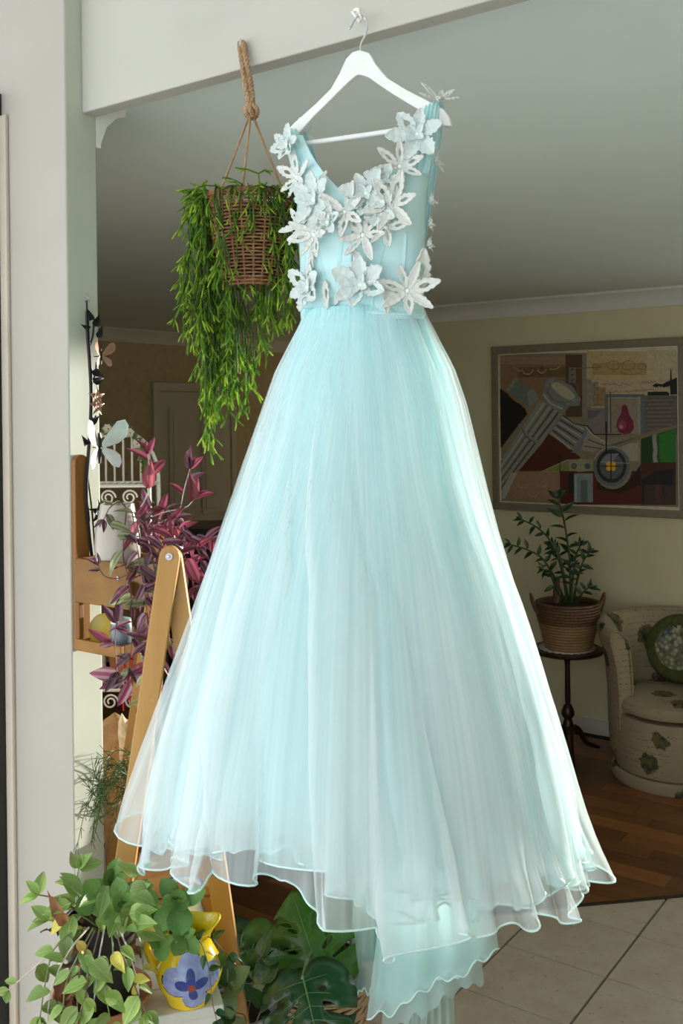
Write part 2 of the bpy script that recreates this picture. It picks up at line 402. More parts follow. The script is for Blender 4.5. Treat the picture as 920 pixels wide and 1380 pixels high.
box2((62, 46, 32), 400, 125, 490, 400); box2((88, 82, 68), 414, 180, 446, 250); box2((96, 94, 80), 474, 122, 496, 400); box2((70, 50, 32), 446, 180, 474, 300)
for i in range(3): circ((30, 24, 18), 430, 190 + i * 24, 4)
for x, y, r in ((232, 186, 26), (295, 186, 20)):
    arc((120, 104, 84), x, y, r, .2, 2.9, 7); arc((60, 44, 30), x, y + 8, r, .2, 2.9, 4)
circ((70, 54, 38), 296, 183, 10); arc((122, 108, 88), 345, 150, 40, .7, 1.9, 5); arc((116, 100, 80), 170, 215, 32, -1.6, -.4, 6)
box2((138, 122, 90), 494, 110, 892, 235); box2((126, 106, 68), 520, 160, 800, 215); box2((140, 130, 104), 760, 105, 895, 240)
for x, y, r in ((535, 180, 16), (612, 172, 28), (680, 172, 30), (740, 178, 18)):
    arc((92, 82, 60), x, y, r, 0, 2 * PI, 3.5, r * .7)
arc((96, 84, 62), 690, 196, 50, .3, 2.8, 3, 16); line((96, 70, 40), [(450, 185), (560, 180)], 4)
box2((136, 122, 98), 515, 235, 895, 360); box2((108, 96, 86), 494, 245, 545, 355); box2((116, 92, 66), 530, 270, 578, 352)
rnd = random.Random(3)
for (x0, y0, n) in ((560, 256, 13), (735, 248, 8), (560, 290, 9), (660, 288, 10), (735, 282, 8), (528, 320, 4), (525, 345, 4)):
    pts = [(x0 + i * 5 + rnd.uniform(-1, 1), y0 + rnd.uniform(-7, 6)) for i in range(n * 2)]
    line((74, 62, 48), pts, 2.2)
for y in (262, 292): arc((78, 64, 48), 540, y, 13, .6, 5.4, 3)
for x0, y0, h in ((524, 330, 30), (545, 350, 40)): line((80, 66, 52), [(x0, y0), (x0, y0 - h)], 2.5)
S((14, 15, 14), [(765, 290), (850, 288), (862, 296), (858, 306), (765, 310)]); S((14, 15, 14), [(785, 262), (800, 252), (830, 256), (850, 244), (864, 240), (866, 186), (870, 188), (872, 236), (896, 224), (896, 300), (866, 303), (864, 262), (840, 270), (815, 264), (800, 270)])
for x in range(790, 866, 9): S((14, 15, 14), [(x, 262), (x + 5, 262), (x + rnd.uniform(0, 5), 262 + rnd.uniform(6, 16))])
box2((74, 68, 62), 745, 305, 895, 480); 
for i in range(16): line((86, 80, 74) if i % 2 else (62, 56, 52), [(750 + rnd.uniform(0, 20), 318 + i * 9), (885 - rnd.uniform(0, 30), 316 + i * 9)], 4)
box2((92, 86, 84), 496, 368, 575, 480); S((74, 70, 72), [(498, 372), (560, 370), (540, 400), (500, 410)])
box2((106, 98, 84), 592, 318, 728, 475); box2((70, 76, 78), 576, 300, 752, 314); box2((70, 76, 78), 576, 300, 592, 470); box2((70, 76, 78), 733, 300, 752, 475); box2((116, 112, 98), 590, 312, 600, 470); box2((110, 108, 96), 722, 312, 734, 478)
S((86, 24, 38), [(652, 352), (662, 346), (674, 352), (684, 390), (702, 420), (704, 450), (690, 472), (664, 478), (638, 468), (626, 440), (632, 412), (646, 388)]); circ((112, 44, 58), 652, 436, 18, 22); circ((138, 92, 104), 648, 444, 8, 10); line((60, 44, 30), [(625, 345), (645, 372)], 2)
line((66, 40, 28), [(600, 290), (602, 470)], 5)
S((22, 62, 22), [(745, 490), (888, 450), (888, 602), (735, 602)]); S((30, 84, 30), [(815, 480), (888, 452), (888, 600), (820, 600)]); S((18, 40, 18), [(735, 495), (785, 482), (785, 602), (735, 602)])
line((112, 106, 100), [(798, 460), (794, 500), (800, 540), (796, 580), (802, 610)], 18)
S((104, 96, 80), [(540, 500), (760, 480), (735, 500), (735, 602), (640, 602)]); box2((118, 114, 98), 650, 515, 724, 595); S((96, 82, 66), [(480, 560), (735, 478), (895, 434), (895, 448), (740, 496), (500, 590)]); S((70, 62, 54), [(490, 566), (640, 512), (735, 484), (640, 520)])
box2((52, 24, 16), 735, 602, 890, 790); box2((44, 32, 28), 740, 650, 888, 790); S((20, 18, 18), [(735, 680), (800, 640), (880, 630), (880, 700), (735, 700)]); box2((60, 36, 30), 800, 700, 820, 785); line((20, 16, 16), [(745, 680), (745, 785)], 8); line((20, 16, 16), [(835, 700), (835, 745)], 5)
S((16, 14, 12), [(112, 275), (150, 300), (225, 365), (235, 385), (160, 480), (112, 545)]); line((110, 86, 40), [(150, 300), (180, 330), (222, 352), (234, 385)], 5)
S((78, 86, 78), [(140, 278), (182, 225), (220, 265), (260, 280), (280, 320), (235, 360), (200, 335)]); S((94, 98, 90), [(140, 278), (182, 225), (192, 234), (152, 290)]); S((98, 100, 94), [(232, 290), (262, 276), (284, 320), (240, 356)])
S((58, 22, 12), [(185, 640), (320, 470), (420, 540), (470, 580), (375, 640)]); line((112, 66, 22), [(325, 472), (385, 510), (420, 545)], 5)
S((100, 98, 92), [(112, 600), (290, 325), (385, 385), (300, 515), (112, 735)])
for k, c in ((.12, (122, 120, 112)), (.3, (78, 76, 72)), (.45, (116, 114, 106)), (.62, (60, 58, 56)), (.78, (110, 106, 100)), (.92, (54, 52, 50))):
    line(c, [(lerp(112, 112, k), lerp(610, 728, k)), (lerp(298, 378, k), lerp(332, 384, k))], 9)
line((98, 96, 92), [(198, 430), (225, 478), (262, 505), (292, 515)], 14); line((64, 60, 58), [(204, 446), (230, 490), (265, 515)], 4)
S((92, 92, 88), [(318, 232), (345, 222), (430, 262), (470, 320), (462, 352), (420, 352), (400, 378), (350, 366), (305, 322), (300, 295)]); circ((130, 124, 104), 392, 286, 66, 22, rot=.62); arc((70, 72, 72), 392, 286, 70, 0, 2 * PI, 4, 52); line((124, 124, 118), [(305, 300), (335, 340), (390, 366)], 8); line((74, 74, 72), [(310, 280), (350, 325), (410, 352)], 5)
S((92, 92, 88), [(330, 465), (385, 395), (510, 455), (440, 552)])
for k in range(7): line((48, 48, 50) if k % 2 else (122, 120, 114), [(lerp(336, 386, k / 6), lerp(470, 402, k / 6)), (lerp(428, 494, k / 6), lerp(542, 462, k / 6))], 7)
S((86, 86, 90), [(430, 560), (440, 530), (470, 510), (488, 450), (505, 455), (498, 500), (465, 550)]); S((110, 104, 92), [(470, 545), (500, 460), (590, 525), (520, 560)]); line((60, 56, 50), [(485, 530), (560, 540)], 5); line((62, 58, 52), [(500, 500), (575, 528)], 5); line((140, 134, 116), [(492, 445), (520, 478), (590, 520)], 5)
S((112, 108, 74), [(285, 645), (410, 588), (430, 590), (430, 645)]); S((92, 94, 52), [(310, 640), (410, 596), (428, 600), (428, 640)])
S((112, 88, 70), [(160, 645), (378, 645), (376, 775), (150, 760)]); S((124, 118, 108), [(112, 740), (160, 650), (190, 645), (135, 762), (112, 762)])
for x, y in ((215, 690), (300, 685), (260, 730)): arc((130, 104, 84), x, y, 24, .2, 3, 4)
box2((62, 20, 12), 378, 640, 740, 788); box2((24, 22, 16), 415, 650, 442, 740)
circ((116, 108, 78), 470, 615, 54, 28); box2((110, 106, 82), 420, 588, 522, 640); circ((48, 66, 70), 440, 618, 13); circ((96, 76, 44), 440, 618, 5); circ((48, 66, 70), 500, 618, 13); box2((92, 104, 106), 440, 650, 522, 778); box2((66, 76, 74), 470, 680, 500, 778); line((120, 128, 128), [(448, 660), (448, 776)], 8); line((116, 84, 60), [(523, 650), (523, 780)], 3)
S((30, 14, 10), [(540, 690), (680, 690), (735, 610), (735, 700), (640, 740), (540, 720)])
circ((92, 92, 76), 612, 628, 84, 92); circ((74, 76, 80), 606, 620, 80, 88); circ((26, 26, 28), 606, 618, 66, 74); circ((66, 66, 72), 606, 618, 52, 58); S((92, 92, 98), [(555, 600), (590, 565), (640, 560), (600, 615)]); arc((112, 114, 112), 608, 622, 82, 3.5, 5.2, 6, 90); line((110, 108, 104), [(560, 600), (690, 606)], 3)
for dx in (-10, 10):
    for dy in (-10, 10): circ((168, 128, 30), 604 + dx, 618 + dy, 11)
line((24, 22, 22), [(604, 555), (604, 680)], 5); line((24, 22, 22), [(555, 618), (655, 618)], 4)
line((12, 10, 10), [(583, 420), (583, 560)], 7); line((14, 12, 10), [(530, 478), (650, 478)], 4); line((14, 12, 10), [(378, 570), (378, 650)], 4); line((20, 16, 14), [(390, 392), (440, 430), (500, 440), (530, 478)], 4)
mbp = MB(); cols = []
x0p, y0p = 100, 110
lo_u, hi_u = il - .002, ir + .002
for k, (c, pts) in enumerate(art):
    vsl = []
    for x, y in pts:
        p = pv(640 + x / 3.2857, 440 + y / 3.2857, VP - .010); uu = min(max(uv(p)[0], il), ir); zz = min(max(p.z, iz0), iz1)
        vsl.append(R(uu, VP - .010 - k * 2.2e-5, zz))
    mbp.add(vsl, [tuple(range(len(vsl)))]); cols += [srgb(*c, DK)] * len(vsl)
def artmat():
    m, nt, bs = nodes('printed_canvas'); at = N(nt, 'ShaderNodeVertexColor'); at.layer_name = 'Col'
    n = noise(nt, coord(nt), 60, 5, .7); mr = ramp(nt, n, [(.2, .72), (.8, 1.2)]); c = mixrgb(nt, 1.0, at.outputs[0], mr, 'MULTIPLY')
    nt.links.new(c, bs.inputs['Base Color']); bs.inputs['Roughness'].default_value = .6; return m
cv = mbp.build('canvas_print', artmat(), pic, smooth=False)
ca = cv.data.color_attributes.new('Col', 'FLOAT_COLOR', 'POINT')
ca.data.foreach_set('color', [x for c in cols for x in c])
mb = MB(); mb.rbox(il, ir, VP - .0095, VP - .004, iz0, iz1); mb.build('backing', M['slip'], pic, smooth=False)
# ================================================================== wedding gown
DA = math.radians(22)
W = Vector((math.cos(DA), -math.sin(DA), 0)); FN = Vector((-math.sin(DA), -math.cos(DA), 0)); ZU = Vector((0, 0, 1))
HY = 1.66
HP = P(485, 120, HY)                       # a point in the plane of the hanger
def hp(px, py, off=0): return onplane(px, py, HP + FN * off, FN)
def hz(px, py): p = hp(px, py); return (p - HP).dot(W), p.z

def tulle(name, col, alpha, weave=True, tl=.22, sd=0):
    m, nt, bs = nodes(name); nt.nodes.remove(bs)
    d = nt.nodes.new('ShaderNodeBsdfDiffuse'); t = nt.nodes.new('ShaderNodeBsdfTranslucent'); tr = nt.nodes.new('ShaderNodeBsdfTransparent')
    for n in (d, t): n.inputs[0].default_value = col
    m1 = nt.nodes.new('ShaderNodeMixShader'); m1.inputs[0].default_value = tl; nt.links.new(d.outputs[0], m1.inputs[1]); nt.links.new(t.outputs[0], m1.inputs[2])
    m2 = nt.nodes.new('ShaderNodeMixShader'); nt.links.new(tr.outputs[0], m2.inputs[1]); nt.links.new(m1.outputs[0], m2.inputs[2])
    if weave:
        tc = nt.nodes.new('ShaderNodeTexCoord'); sx = nt.nodes.new('ShaderNodeSeparateXYZ'); nt.links.new(tc.outputs['Object'], sx.inputs[0])
        mr = N(nt, 'ShaderNodeMapRange'); mr.inputs['From Min'].default_value = .0; mr.inputs['From Max'].default_value = -.62; mr.inputs['To Min'].default_value = alpha * .62; mr.inputs['To Max'].default_value = alpha * 1.12
        nt.links.new(sx.outputs[2], mr.inputs['Value'])
        fl_ = N(nt, 'ShaderNodeVectorMath', operation='MULTIPLY'); nt.links.new(tc.outputs['Object'], fl_.inputs[0]); fl_.inputs[1].default_value = (1, 1, 0)
        nm_ = N(nt, 'ShaderNodeVectorMath', operation='NORMALIZE'); nt.links.new(fl_.outputs[0], nm_.inputs[0])
        cb = N(nt, 'ShaderNodeMath', operation='ADD'); n1 = noise(nt, nm_.outputs[0], 7 + sd, 2); n2_ = noise(nt, nm_.outputs[0], 24 + sd * 3, 2); mm = N(nt, 'ShaderNodeMath', operation='MULTIPLY_ADD'); nt.links.new(n2_, mm.inputs[0]); mm.inputs[1].default_value = .34; mm.inputs[2].default_value = .33; n2 = mm.outputs[0]
        nt.links.new(n1, cb.inputs[0]); nt.links.new(n2, cb.inputs[1]); gth = ramp(nt, cb.outputs[0], [(.0, .0), (1, 1.0)])
        mh = N(nt, 'ShaderNodeMapRange'); mh.inputs['From Min'].default_value = .75; mh.inputs['From Max'].default_value = 1.25; mh.inputs['To Min'].default_value = .62; mh.inputs['To Max'].default_value = 1.4; nt.links.new(cb.outputs[0], mh.inputs['Value'])
        ml_ = N(nt, 'ShaderNodeMath', operation='MULTIPLY'); ml_.use_clamp = True; nt.links.new(mr.outputs[0], ml_.inputs[0]); nt.links.new(mh.outputs[0], ml_.inputs[1]); nt.links.new(ml_.outputs[0], m2.inputs[0])
    else: m2.inputs[0].default_value = alpha
    nt.links.new(m2.outputs[0], nt.nodes['Material Output'].inputs[0]); return m
M['tulle_out'] = tulle('mint_tulle_outer', (.90, .97, .98, 1), .33)
M['tulle_out2'] = tulle('mint_tulle_outer_b', (.88, .97, .98, 1), .33, sd=2.7)
M['tulle_in'] = tulle('mint_tulle_inner', (.73, .955, .97, 1), .50)
M['tulle_in2'] = tulle('mint_tulle_inner_b', (.76, .96, .975, 1), .48, sd=1.3)
M['lining'] = tulle('mint_lining', (.27, .79, .83, 1), .985, False, 0)
M['bodice'] = tulle('mint_bodice', (.66, .93, .95, 1), .90, False, .05)
M['train'] = tulle('mint_train', (.60, .88, .88, 1), .44, False, .3)
M['strap'] = tulle('mint_strap', (.62, .92, .94, 1), .88, False, .05)
M['braid'] = plain('hem_braid', (.78, .95, .95, 1), .4, .03, 40, trans=.3)
M['lace'] = plain('ivory_lace', (.90, .94, .87, 1), .75, .10, 350, bstr=.5, trans=.06, detail=2)
M['lace_mint'] = plain('mint_white_lace', (.82, .94, .90, 1), .75, .10, 300, bstr=.5, trans=.06, detail=2)
M['pearl'] = plain('pearl', (.85, .93, .90, 1), .2, .03)

gown = thing('gown', 'mint tulle ball gown with white lace flowers hanging on white hanger', 'dress', P(485, 415, HY))
ys = [418, 430, 465, 500, 545, 640, 720, 800, 880, 960, 1020, 1085, 1150, 1230, 1290]
cx = [488, 488, 487, 487, 487, 483, 481, 482, 484, 485, 487, 490, 497, 500, 502]
hw = [83, 87, 105, 123, 138, 165, 187, 210, 232, 254, 267, 279, 290, 298, 303]
K = HY / F
zs = [HC - (y - 557) * K for y in ys]; cX = [(c - 460) * K + (557 - y) * K * ROLL for c, y in zip(cx, ys)]; rW = [h * K for h in hw]
zr = zs[::-1]
def rad(z): return interp(z, zr, rW[::-1])
def cen(z): return interp(z, zr, cX[::-1])
ha = [-180, -135, -90, -60, -40, -20, -5, 5, 20, 35, 50, 70, 90, 135, 180]
hh = [1.10, 1.12, 1.17, 1.222, 1.252, 1.262, 1.225, 1.19, 1.195, 1.172, 1.17, 1.155, 1.135, 1.12, 1.10]
ZT = HC - (418 - 557) * K
def wave(seed, freqs, amp):
    r = random.Random(seed); ps = [(f, r.uniform(0, 2 * PI), r.uniform(.5, 1)) for f in freqs]
    return lambda a: amp * sum(q * math.sin(f * a + p) for f, p, q in ps) / len(ps)
def skirt(name, mat, seed, inset, dz, nf, amp, curl, na=560, nt=64, braid=True):
    r = random.Random(seed)
    folds = [(r.uniform(0, 2 * PI), r.uniform(.035, .10), r.uniform(.4, 1), r.choice((-.4, -.2, 0, 0, .1, .4)) + r.uniform(-.05, .05), r.uniform(-.16, .16), r.choice((.8, 1.6, 2.6, 3.4)) * r.uniform(.8, 1.2)) for _ in range(nf)]
    fine = wave(seed + 1, [47, 61, 74, 90], 1.0)
    hemr = wave(seed + 2, [11, 17, 23, 31, 41, 53], 1.0); hemz = wave(seed + 3, [5, 8, 11, 15, 21], 1.0)
    def pt(i, j):
        a = a00 = i * 2 * PI; t = j; ad = (math.degrees(a) + 180) % 360 - 180
        zh = interp(ad, ha, hh) + dz + hemz(a) * .024
        z = ZT + (zh - ZT) * t
        rr = rad(z) - inset * min(1, t * 3) - .002
        s = 0; da = 0
        for a0, wd, h, t0, dr, ov in folds:
            if t <= t0: continue
            d = (a - a0 - dr * t * t + PI) % (2 * PI) - PI
            wv = wd * (1.2 - .45 * t)
            if abs(d) < 3.2 * wv:
                q = d / wv; e_ = min(1, (t - t0) / .45) * math.exp(-q * q); s += h * e_
                da += ov * wv * q * e_
        g = math.exp(-t * 9)
        rr += amp * s * (.2 + .8 * t) + fine(a) * .0022 * g
        a += da
        if t > .84:
            e = ((t - .84) / .16) ** 1.6; rr += hemr(a00) * curl * e
            z += hemr(a00 + .35) * .020 * e
        # flatter cross-section at the waist, round at the hem; waist ellipse turned like the hanger
        fl = lerp(.66, .97, min(1, t * 2.2))
        x, y = math.sin(a) * rr, -math.cos(a) * rr * fl
        tw = DA * max(0, 1 - t * 2)
        X = x * math.cos(tw) + y * math.sin(tw); Y = -x * math.sin(tw) + y * math.cos(tw)
        return Vector((cen(z) + X, HY + Y, z))
    mb = MB(); mb.grid(pt, na, nt, True, 0); o = mb.build(name, mat, gown, sharp=False)
    if braid:
        hb = MB(); hb.tube([pt(i / na, 1.0) for i in range(na)], .0016, 5, closed=True); hb.build('hem_braid', M['braid'], o)
    return o
skirt('skirt_lining', M['lining'], 11, .070, .065, 16, .020, .004, braid=False)
skirt('tulle_layer', M['tulle_in'], 21, .050, .050, 24, .028, .034)
skirt('tulle_layer', M['tulle_in2'], 31, .034, .022, 26, .030, .038)
skirt('tulle_layer', M['tulle_out'], 41, .018, .036, 24, .032, .042)
skirt('tulle_layer', M['tulle_out2'], 51, .008, .0, 22, .034, .042)

# train: narrower tails hanging down behind
def tail(name, x0, x1, ytop, ybot, Y, seed, nfold, braid=True, slope=0):
    wv = wave(seed, [nfold, nfold * 1.7, nfold * 2.3], 1); wz = wave(seed + 1, [2, 4, 7], 1)
    def pt(i, j):
        px = lerp(x0, x1, i); sp = lerp(.55, 1, j); px = (x0 + x1) / 2 + (px - (x0 + x1) / 2) * sp
        yb = ybot + wz(i * 6.28) * 14 + slope * (i - .5); py = lerp(ytop, yb, j)
        return P(px, py, Y + wv(i * 6.28) * .02 * j + .05 * math.sin(i * PI) * -1)
    mb = MB(); mb.grid(pt, 90, 30); o = mb.build(name, M['train'], gown, sharp=False)
    if braid:
        hb = MB(); hb.tube([pt(i / 89, 1) for i in range(90)], .0017, 5); hb.build('hem_braid', M['braid'], o)
tail('train_layer', 494, 672, 1040, 1330, 1.84, 5, 1.3, True, -95)
tail('train_layer', 504, 655, 1040, 1325, 1.87, 25, 1.7, True, -70)
tail('train_layer', 512, 652, 1040, 1358, 1.90, 15, 1.9, False, -80)
tail('train_layer', 540, 618, 1040, 1530, 1.95, 35, 2.6)
tail('train_layer', 470, 530, 1060, 1338, 1.99, 45, 2.0, True, 10)

# ---- bodice: front panel and back panel as one shell open at the neckline, in the plane of the hanger
By = [135, 150, 175, 200, 225, 250, 275, 300, 350, 400, 432]
BL = [392, 391, 388, 386, 392, 399, 400, 401, 404, 405, 405]
BR = [592, 592, 588, 584, 580, 577, 575, 574, 572, 571, 571]
def lw(py): return interp(py, By, BL), interp(py, By, BR)
nl = [175, 190, 205, 220, 235, 250, 262, 272]; nX = [405, 411, 418, 427, 438, 452, 464, 474]          # neckline, left
nr = [140, 165, 185, 205, 220, 235, 250, 262, 272]; nXr = [583, 571, 560, 545, 532, 518, 502, 488, 476]
def bod(px, py, front=1):
    a, b = lw(py); s = (px - (a + b) / 2) / ((b - a) / 2); s = max(-.999, min(.999, s))
    d = math.sqrt(1 - s * s)
    bust = .020 * math.exp(-((py - 290) / 45) ** 2) * (1 + .5 * math.cos(s * 4.2 + PI))
    dep = (interp(py, [130, 180, 260, 430], [.012, .03, .058, .062]) * d + (bust * d if front > 0 else 0)) * front
    return onplane(px, py, HP + FN * dep, FN)
for side in (-1, 1):
    def pt(i, j, side=side):
        if side < 0:
            py = lerp(182, 430, j); a = lw(py)[0]; b = interp(py, nl + [432], nX + [474]); a = max(a, 386)
        else:
            py = lerp(150, 430, j); b = lw(py)[1]; a = interp(py, nr + [432], nXr + [474])
        return bod(lerp(a, b, i), py)
    mb = MB(); mb.grid(pt, 30, 60); mb.build('bodice_panel', M['bodice'], gown, sharp=False, solid=.0008)
mb = MB(); mb.grid(lambda i, j: bod(lerp(*lw(lerp(318, 430, j)), i), lerp(318, 430, j), -1), 40, 20); mb.build('bodice_back', M['bodice'], gown, sharp=False, solid=.0008)
def ribbon(mb, pts, wd, up=None):
    for p, q in zip(pts, pts[1:]): mb.beam(p, q, W, wd, .0012)
for pts in (((424, 300), (432, 350), (447, 412)), ((462, 312), (456, 360), (452, 412)), ((500, 322), (492, 360), (482, 412)), ((520, 318), (506, 370), (500, 412)), ((412, 330), (414, 412)), ((546, 315), (540, 412)), ((474, 275), (474, 312))):
    q = []
    for (x0, y0), (x1, y1) in zip(pts, pts[1:]): q += [bod(lerp(x0, x1, k / 5), lerp(y0, y1, k / 5)) + FN * .001 for k in range(6)]
    mb = MB(); ribbon(mb, q, .006); mb.build('boning', M['strap'], gown)
wb_ = MB(); wb_.tube([bod(lerp(405, 571, i / 40), lerp(417, 424, i / 40)) + FN * .001 for i in range(41)], .0035, 6); wb_.build('waist_seam', M['strap'], gown)
# straps: gathered bands over the hanger's shoulders
def strap(p):
    mb = MB(); n = len(p)
    def pt(i, j):
        k = j * (n - 1); a = min(int(k), n - 2); f = k - a
        (c0, s0), (c1, s1) = p[a], p[a + 1]; c = c0.lerp(c1, f); wd = lerp(s0, s1, f)
        x = (i - .5) * 2
        return c + W * (x * wd) + FN * (.003 * math.sin(i * 24 + 2 * j) - .004 * x * x)
    mb.grid(pt, 26, 40); mb.build('strap', M['strap'], gown, sharp=False, solid=.001)
def hpo(px, py, o): return hp(px, py, o)
strap([(hpo(414, 232, .03), .016), (hpo(403, 205, .022), .018), (hpo(395, 190, .018), .016), (hpo(390, 177, .013), .013), (hpo(394, 172, .0), .013), (hpo(400, 178, -.015), .014), (hpo(412, 205, -.03), .014), (hpo(420, 235, -.05), .014), (hpo(420, 320, -.055), .016)])
strap([(hpo(560, 235, .035), .020), (hpo(570, 200, .026), .017), (hpo(577, 165, .018), .013), (hpo(581, 143, .013), .0115), (hpo(584, 137, .0), .012), (hpo(588, 146, -.014), .012), (hpo(583, 185, -.03), .014), (hpo(574, 240, -.05), .016), (hpo(560, 320, -.055), .018)])

# ---- lace flowers
def petal_mesh(name, wmax, hole, tipy, mat, seed, cup=.16):
    r = random.Random(seed); n = 15; L = []; Rr = []
    def wid(t): return wmax * (math.sin(PI * min(1, t ** tipy)) ** .8) * (1 - .12 * t) + .018
    rows = []
    for k in range(n):
        t = k / (n - 1); w_ = wid(t) * (1 + .16 * math.sin(k * 2.3 + seed)) if 0 < k < n - 1 else .012
        hw_ = 0
        if hole and .28 < t < .66: hw_ = w_ * .42 * math.sin(PI * (t - .28) / .38) ** .7
        rows.append((t, w_, hw_))
    vs_, fs = [], []
    for t, w_, hw_ in rows:
        z = lambda x: cup * (t * t * 1.2 - .15 * t) + abs(x) * .45 + .02 * math.sin(t * 25)
        for x in (-w_, -max(hw_, w_ * .5 if not hw_ else hw_), -hw_, hw_, max(hw_, w_ * .5 if not hw_ else hw_), w_):
            vs_.append((x, t, z(x)))
    for k in range(n - 1):
        for c in (0, 1, 3, 4): a = k * 6 + c; fs.append((a, a + 1, a + 7, a + 6))
        if not (hole and (rows[k][2] or rows[k + 1][2])): a = k * 6 + 2; fs.append((a, a + 1, a + 7, a + 6))
    m0 = len(vs_); top = [(x, y, z + .05) for x, y, z in vs_]
    mb = MB(); mb.add(vs_ + top, [f[::-1] for f in fs] + [tuple(i + m0 for i in f) for f in fs])
    # raised cord along both edges
    for s in (0, 5): mb.tube([(vs_[k * 6 + s][0], vs_[k * 6 + s][1], vs_[k * 6 + s][2] + .03) for k in range(n)], .03, 4)
    for s in (.5,): mb.tube([(0 if not rows[k][2] else rows[k][2], rows[k][0], vs_[k * 6 + 3][2] + .05) for k in range(n - 2)], .02, 4)
    return mb.mesh(name, mat)
PT = {('long', 0): petal_mesh('petal', .135, True, .95, M['lace'], 1), ('long', 1): petal_mesh('petal', .13, False, .9, M['lace'], 2), ('long', 2): petal_mesh('petal', .185, True, .85, M['lace'], 3),
      ('full', 0): petal_mesh('petal', .30, False, 1.15, M['lace_mint'], 4), ('full', 1): petal_mesh('petal', .26, False, 1.1, M['lace_mint'], 5), ('full', 2): petal_mesh('petal', .28, True, 1.0, M['lace_mint'], 6)}
def flower(pos, nrm, size, kind, rot, n=6, seed=0, tilt=.2):
    r = random.Random(seed); nrm = nrm.normalized(); a = nrm.cross(ZU).normalized() * -1; b = nrm.cross(a).normalized() * 1
    if b.z < 0: b = -b
    mb = MB(); mb.ball(pos + nrm * .005, .0042, 8)
    for k in range(7): t = k * .9; mb.ball(pos + nrm * .006 + (a * math.cos(t) + b * math.sin(t)) * .0065, .0022, 6)
    f = mb.build('lace_flower', M['pearl'], gown)
    for k in range(n):
        t = rot + 2 * PI * k / n + r.uniform(-.22, .22); d = a * math.sin(t) + b * math.cos(t)
        L = size * r.uniform(.82, 1.12); tl = tilt * r.uniform(.3, 1.4)
        place(PT[(kind, r.randrange(3))], 'petal', frame(pos + d * .004 + nrm * (.002 + .0012 * (k % 3)), d + nrm * tl, nrm - d * tl, L), f)
    if kind == 'full':
        for k in range(4):
            t = rot + .5 + 2 * PI * k / 4; d = a * math.sin(t) + b * math.cos(t)
            place(PT[('full', 1)], 'petal', frame(pos + nrm * .005, d + nrm * .5, nrm - d * .5, size * .5), f)
SZ = K
fl = [(403.6, 240, 30, 'long', .9, 6), (426, 271, 33, 'full', .2, 7), (467, 287, 34, 'long', .15, 6), (426, 317, 36, 'long', .0, 7), (407, 304, 27, 'long', .4, 6), (491, 318, 34, 'long', .55, 6), (495, 262, 31, 'full', .5, 7),
      (539, 226, 36, 'long', .1, 6), (528, 278, 38, 'long', .45, 6), (418, 388, 31, 'full', .2, 6), (487, 385, 37, 'full', .0, 6), (549, 393, 38, 'long', .45, 7), (521, 308, 26, 'long', .3, 5), (512, 285, 24, 'full', .8, 5), (444, 300, 24, 'full', .3, 6), (520, 245, 24, 'full', .1, 5)]
for i, (x, y, s, kd, ro, n) in enumerate(fl):
    p = bod(x, y); p = onplane(x, y, p + FN * (.005 + .0015 * (i % 4)), FN); a, b = lw(y); sx_ = (x - (a + b) / 2) / ((b - a) / 2)
    flower(p, FN + W * sx_ * .45 + ZU * .1, s * SZ, kd, ro, n, i)
flower(hpo(390, 196, .026), FN - W * .4, 24 * SZ, 'full', .3, 6, 40, .3)
flower(hpo(563, 183, .034), FN + W * .1 + ZU * .1, 34 * SZ, 'full', .25, 6, 41, .25)
flower(hpo(591, 138, .004), ZU * .9 + FN * .5 + W * .3, 27 * SZ, 'long', .3, 6, 42, .35)
flower(hpo(400, 180, -.022), -FN + W * .3, 22 * SZ, 'full', .3, 5, 43, .3)
for x, y, s in ((584, 214, 15), (577, 268, 11), (575, 300, 9), (575, 328, 9)): flower(bod(min(x, lw(y)[1] - 1), y) - FN * .01, W + FN * .1, s * SZ, 'long', .4, 5, int(y), .3)
# single lace leaves
for i, (x, y, dx, dy, s) in enumerate(((440, 378, .25, -1, 40), (453, 412, .7, 1.3, 26), (566, 390, .1, 1, 52), (405, 357, -.05, 1, 1), (527, 378, -.1, -1, 44), (455, 255, .4, 1, 1), (420, 375, .3, 1, 40), (497, 360, -.7, .8, 34), (430, 255, .7, .8, 26))):
    if s < 2: continue
    a, b = lw(y); sx_ = (x - (a + b) / 2) / ((b - a) / 2); nn = FN + W * sx_ * .8
    place(PT[('long', i % 3)], 'lace_leaf', frame(bod(x, y) + FN * .004, W * dx + ZU * dy + FN * .1, nn, s * SZ), gown)

# ================================================================== hanger
hang = thing('clothes_hanger', 'white painted wooden hanger with chrome hook carrying the gown', 'hanger', hp(487, 100))
M['hang'] = plain('white_hanger_paint', (.88, .88, .86, 1), .4, .03, 30)
z3 = lambda x, y: (340 + x / 3.0667, y / 3.0667)
up = [(95, 612), (118, 574), (180, 510), (270, 430), (330, 370), (365, 308), (392, 248), (418, 220), (447, 211), (488, 223), (514, 268), (560, 325), (640, 375), (720, 415), (795, 456), (816, 485), (825, 518)]
lo = [(98, 618), (135, 622), (188, 566), (262, 482), (338, 408), (380, 365), (410, 337), (430, 320), (443, 313), (462, 316), (485, 324), (530, 356), (600, 402), (690, 456), (752, 492), (795, 524), (820, 526)]
mb = MB(); nn_ = len(up)
def curve(i): return -FN * (.028 * ((i - 8) / 8.0) ** 2)
vsl = []
for i in range(nn_):
    for q in (up[i], lo[i]):
        for s in (.0065, -.0065): vsl.append(hp(*z3(*q)) + FN * s)
fs = []
for i in range(nn_ - 1):
    a = i * 4; b = a + 4
    fs += [(a, a + 2, b + 2, b), (a + 1, b + 1, b + 3, a + 3), (a, b, b + 1, a + 1), (a + 2, a + 3, b + 3, b + 2)]
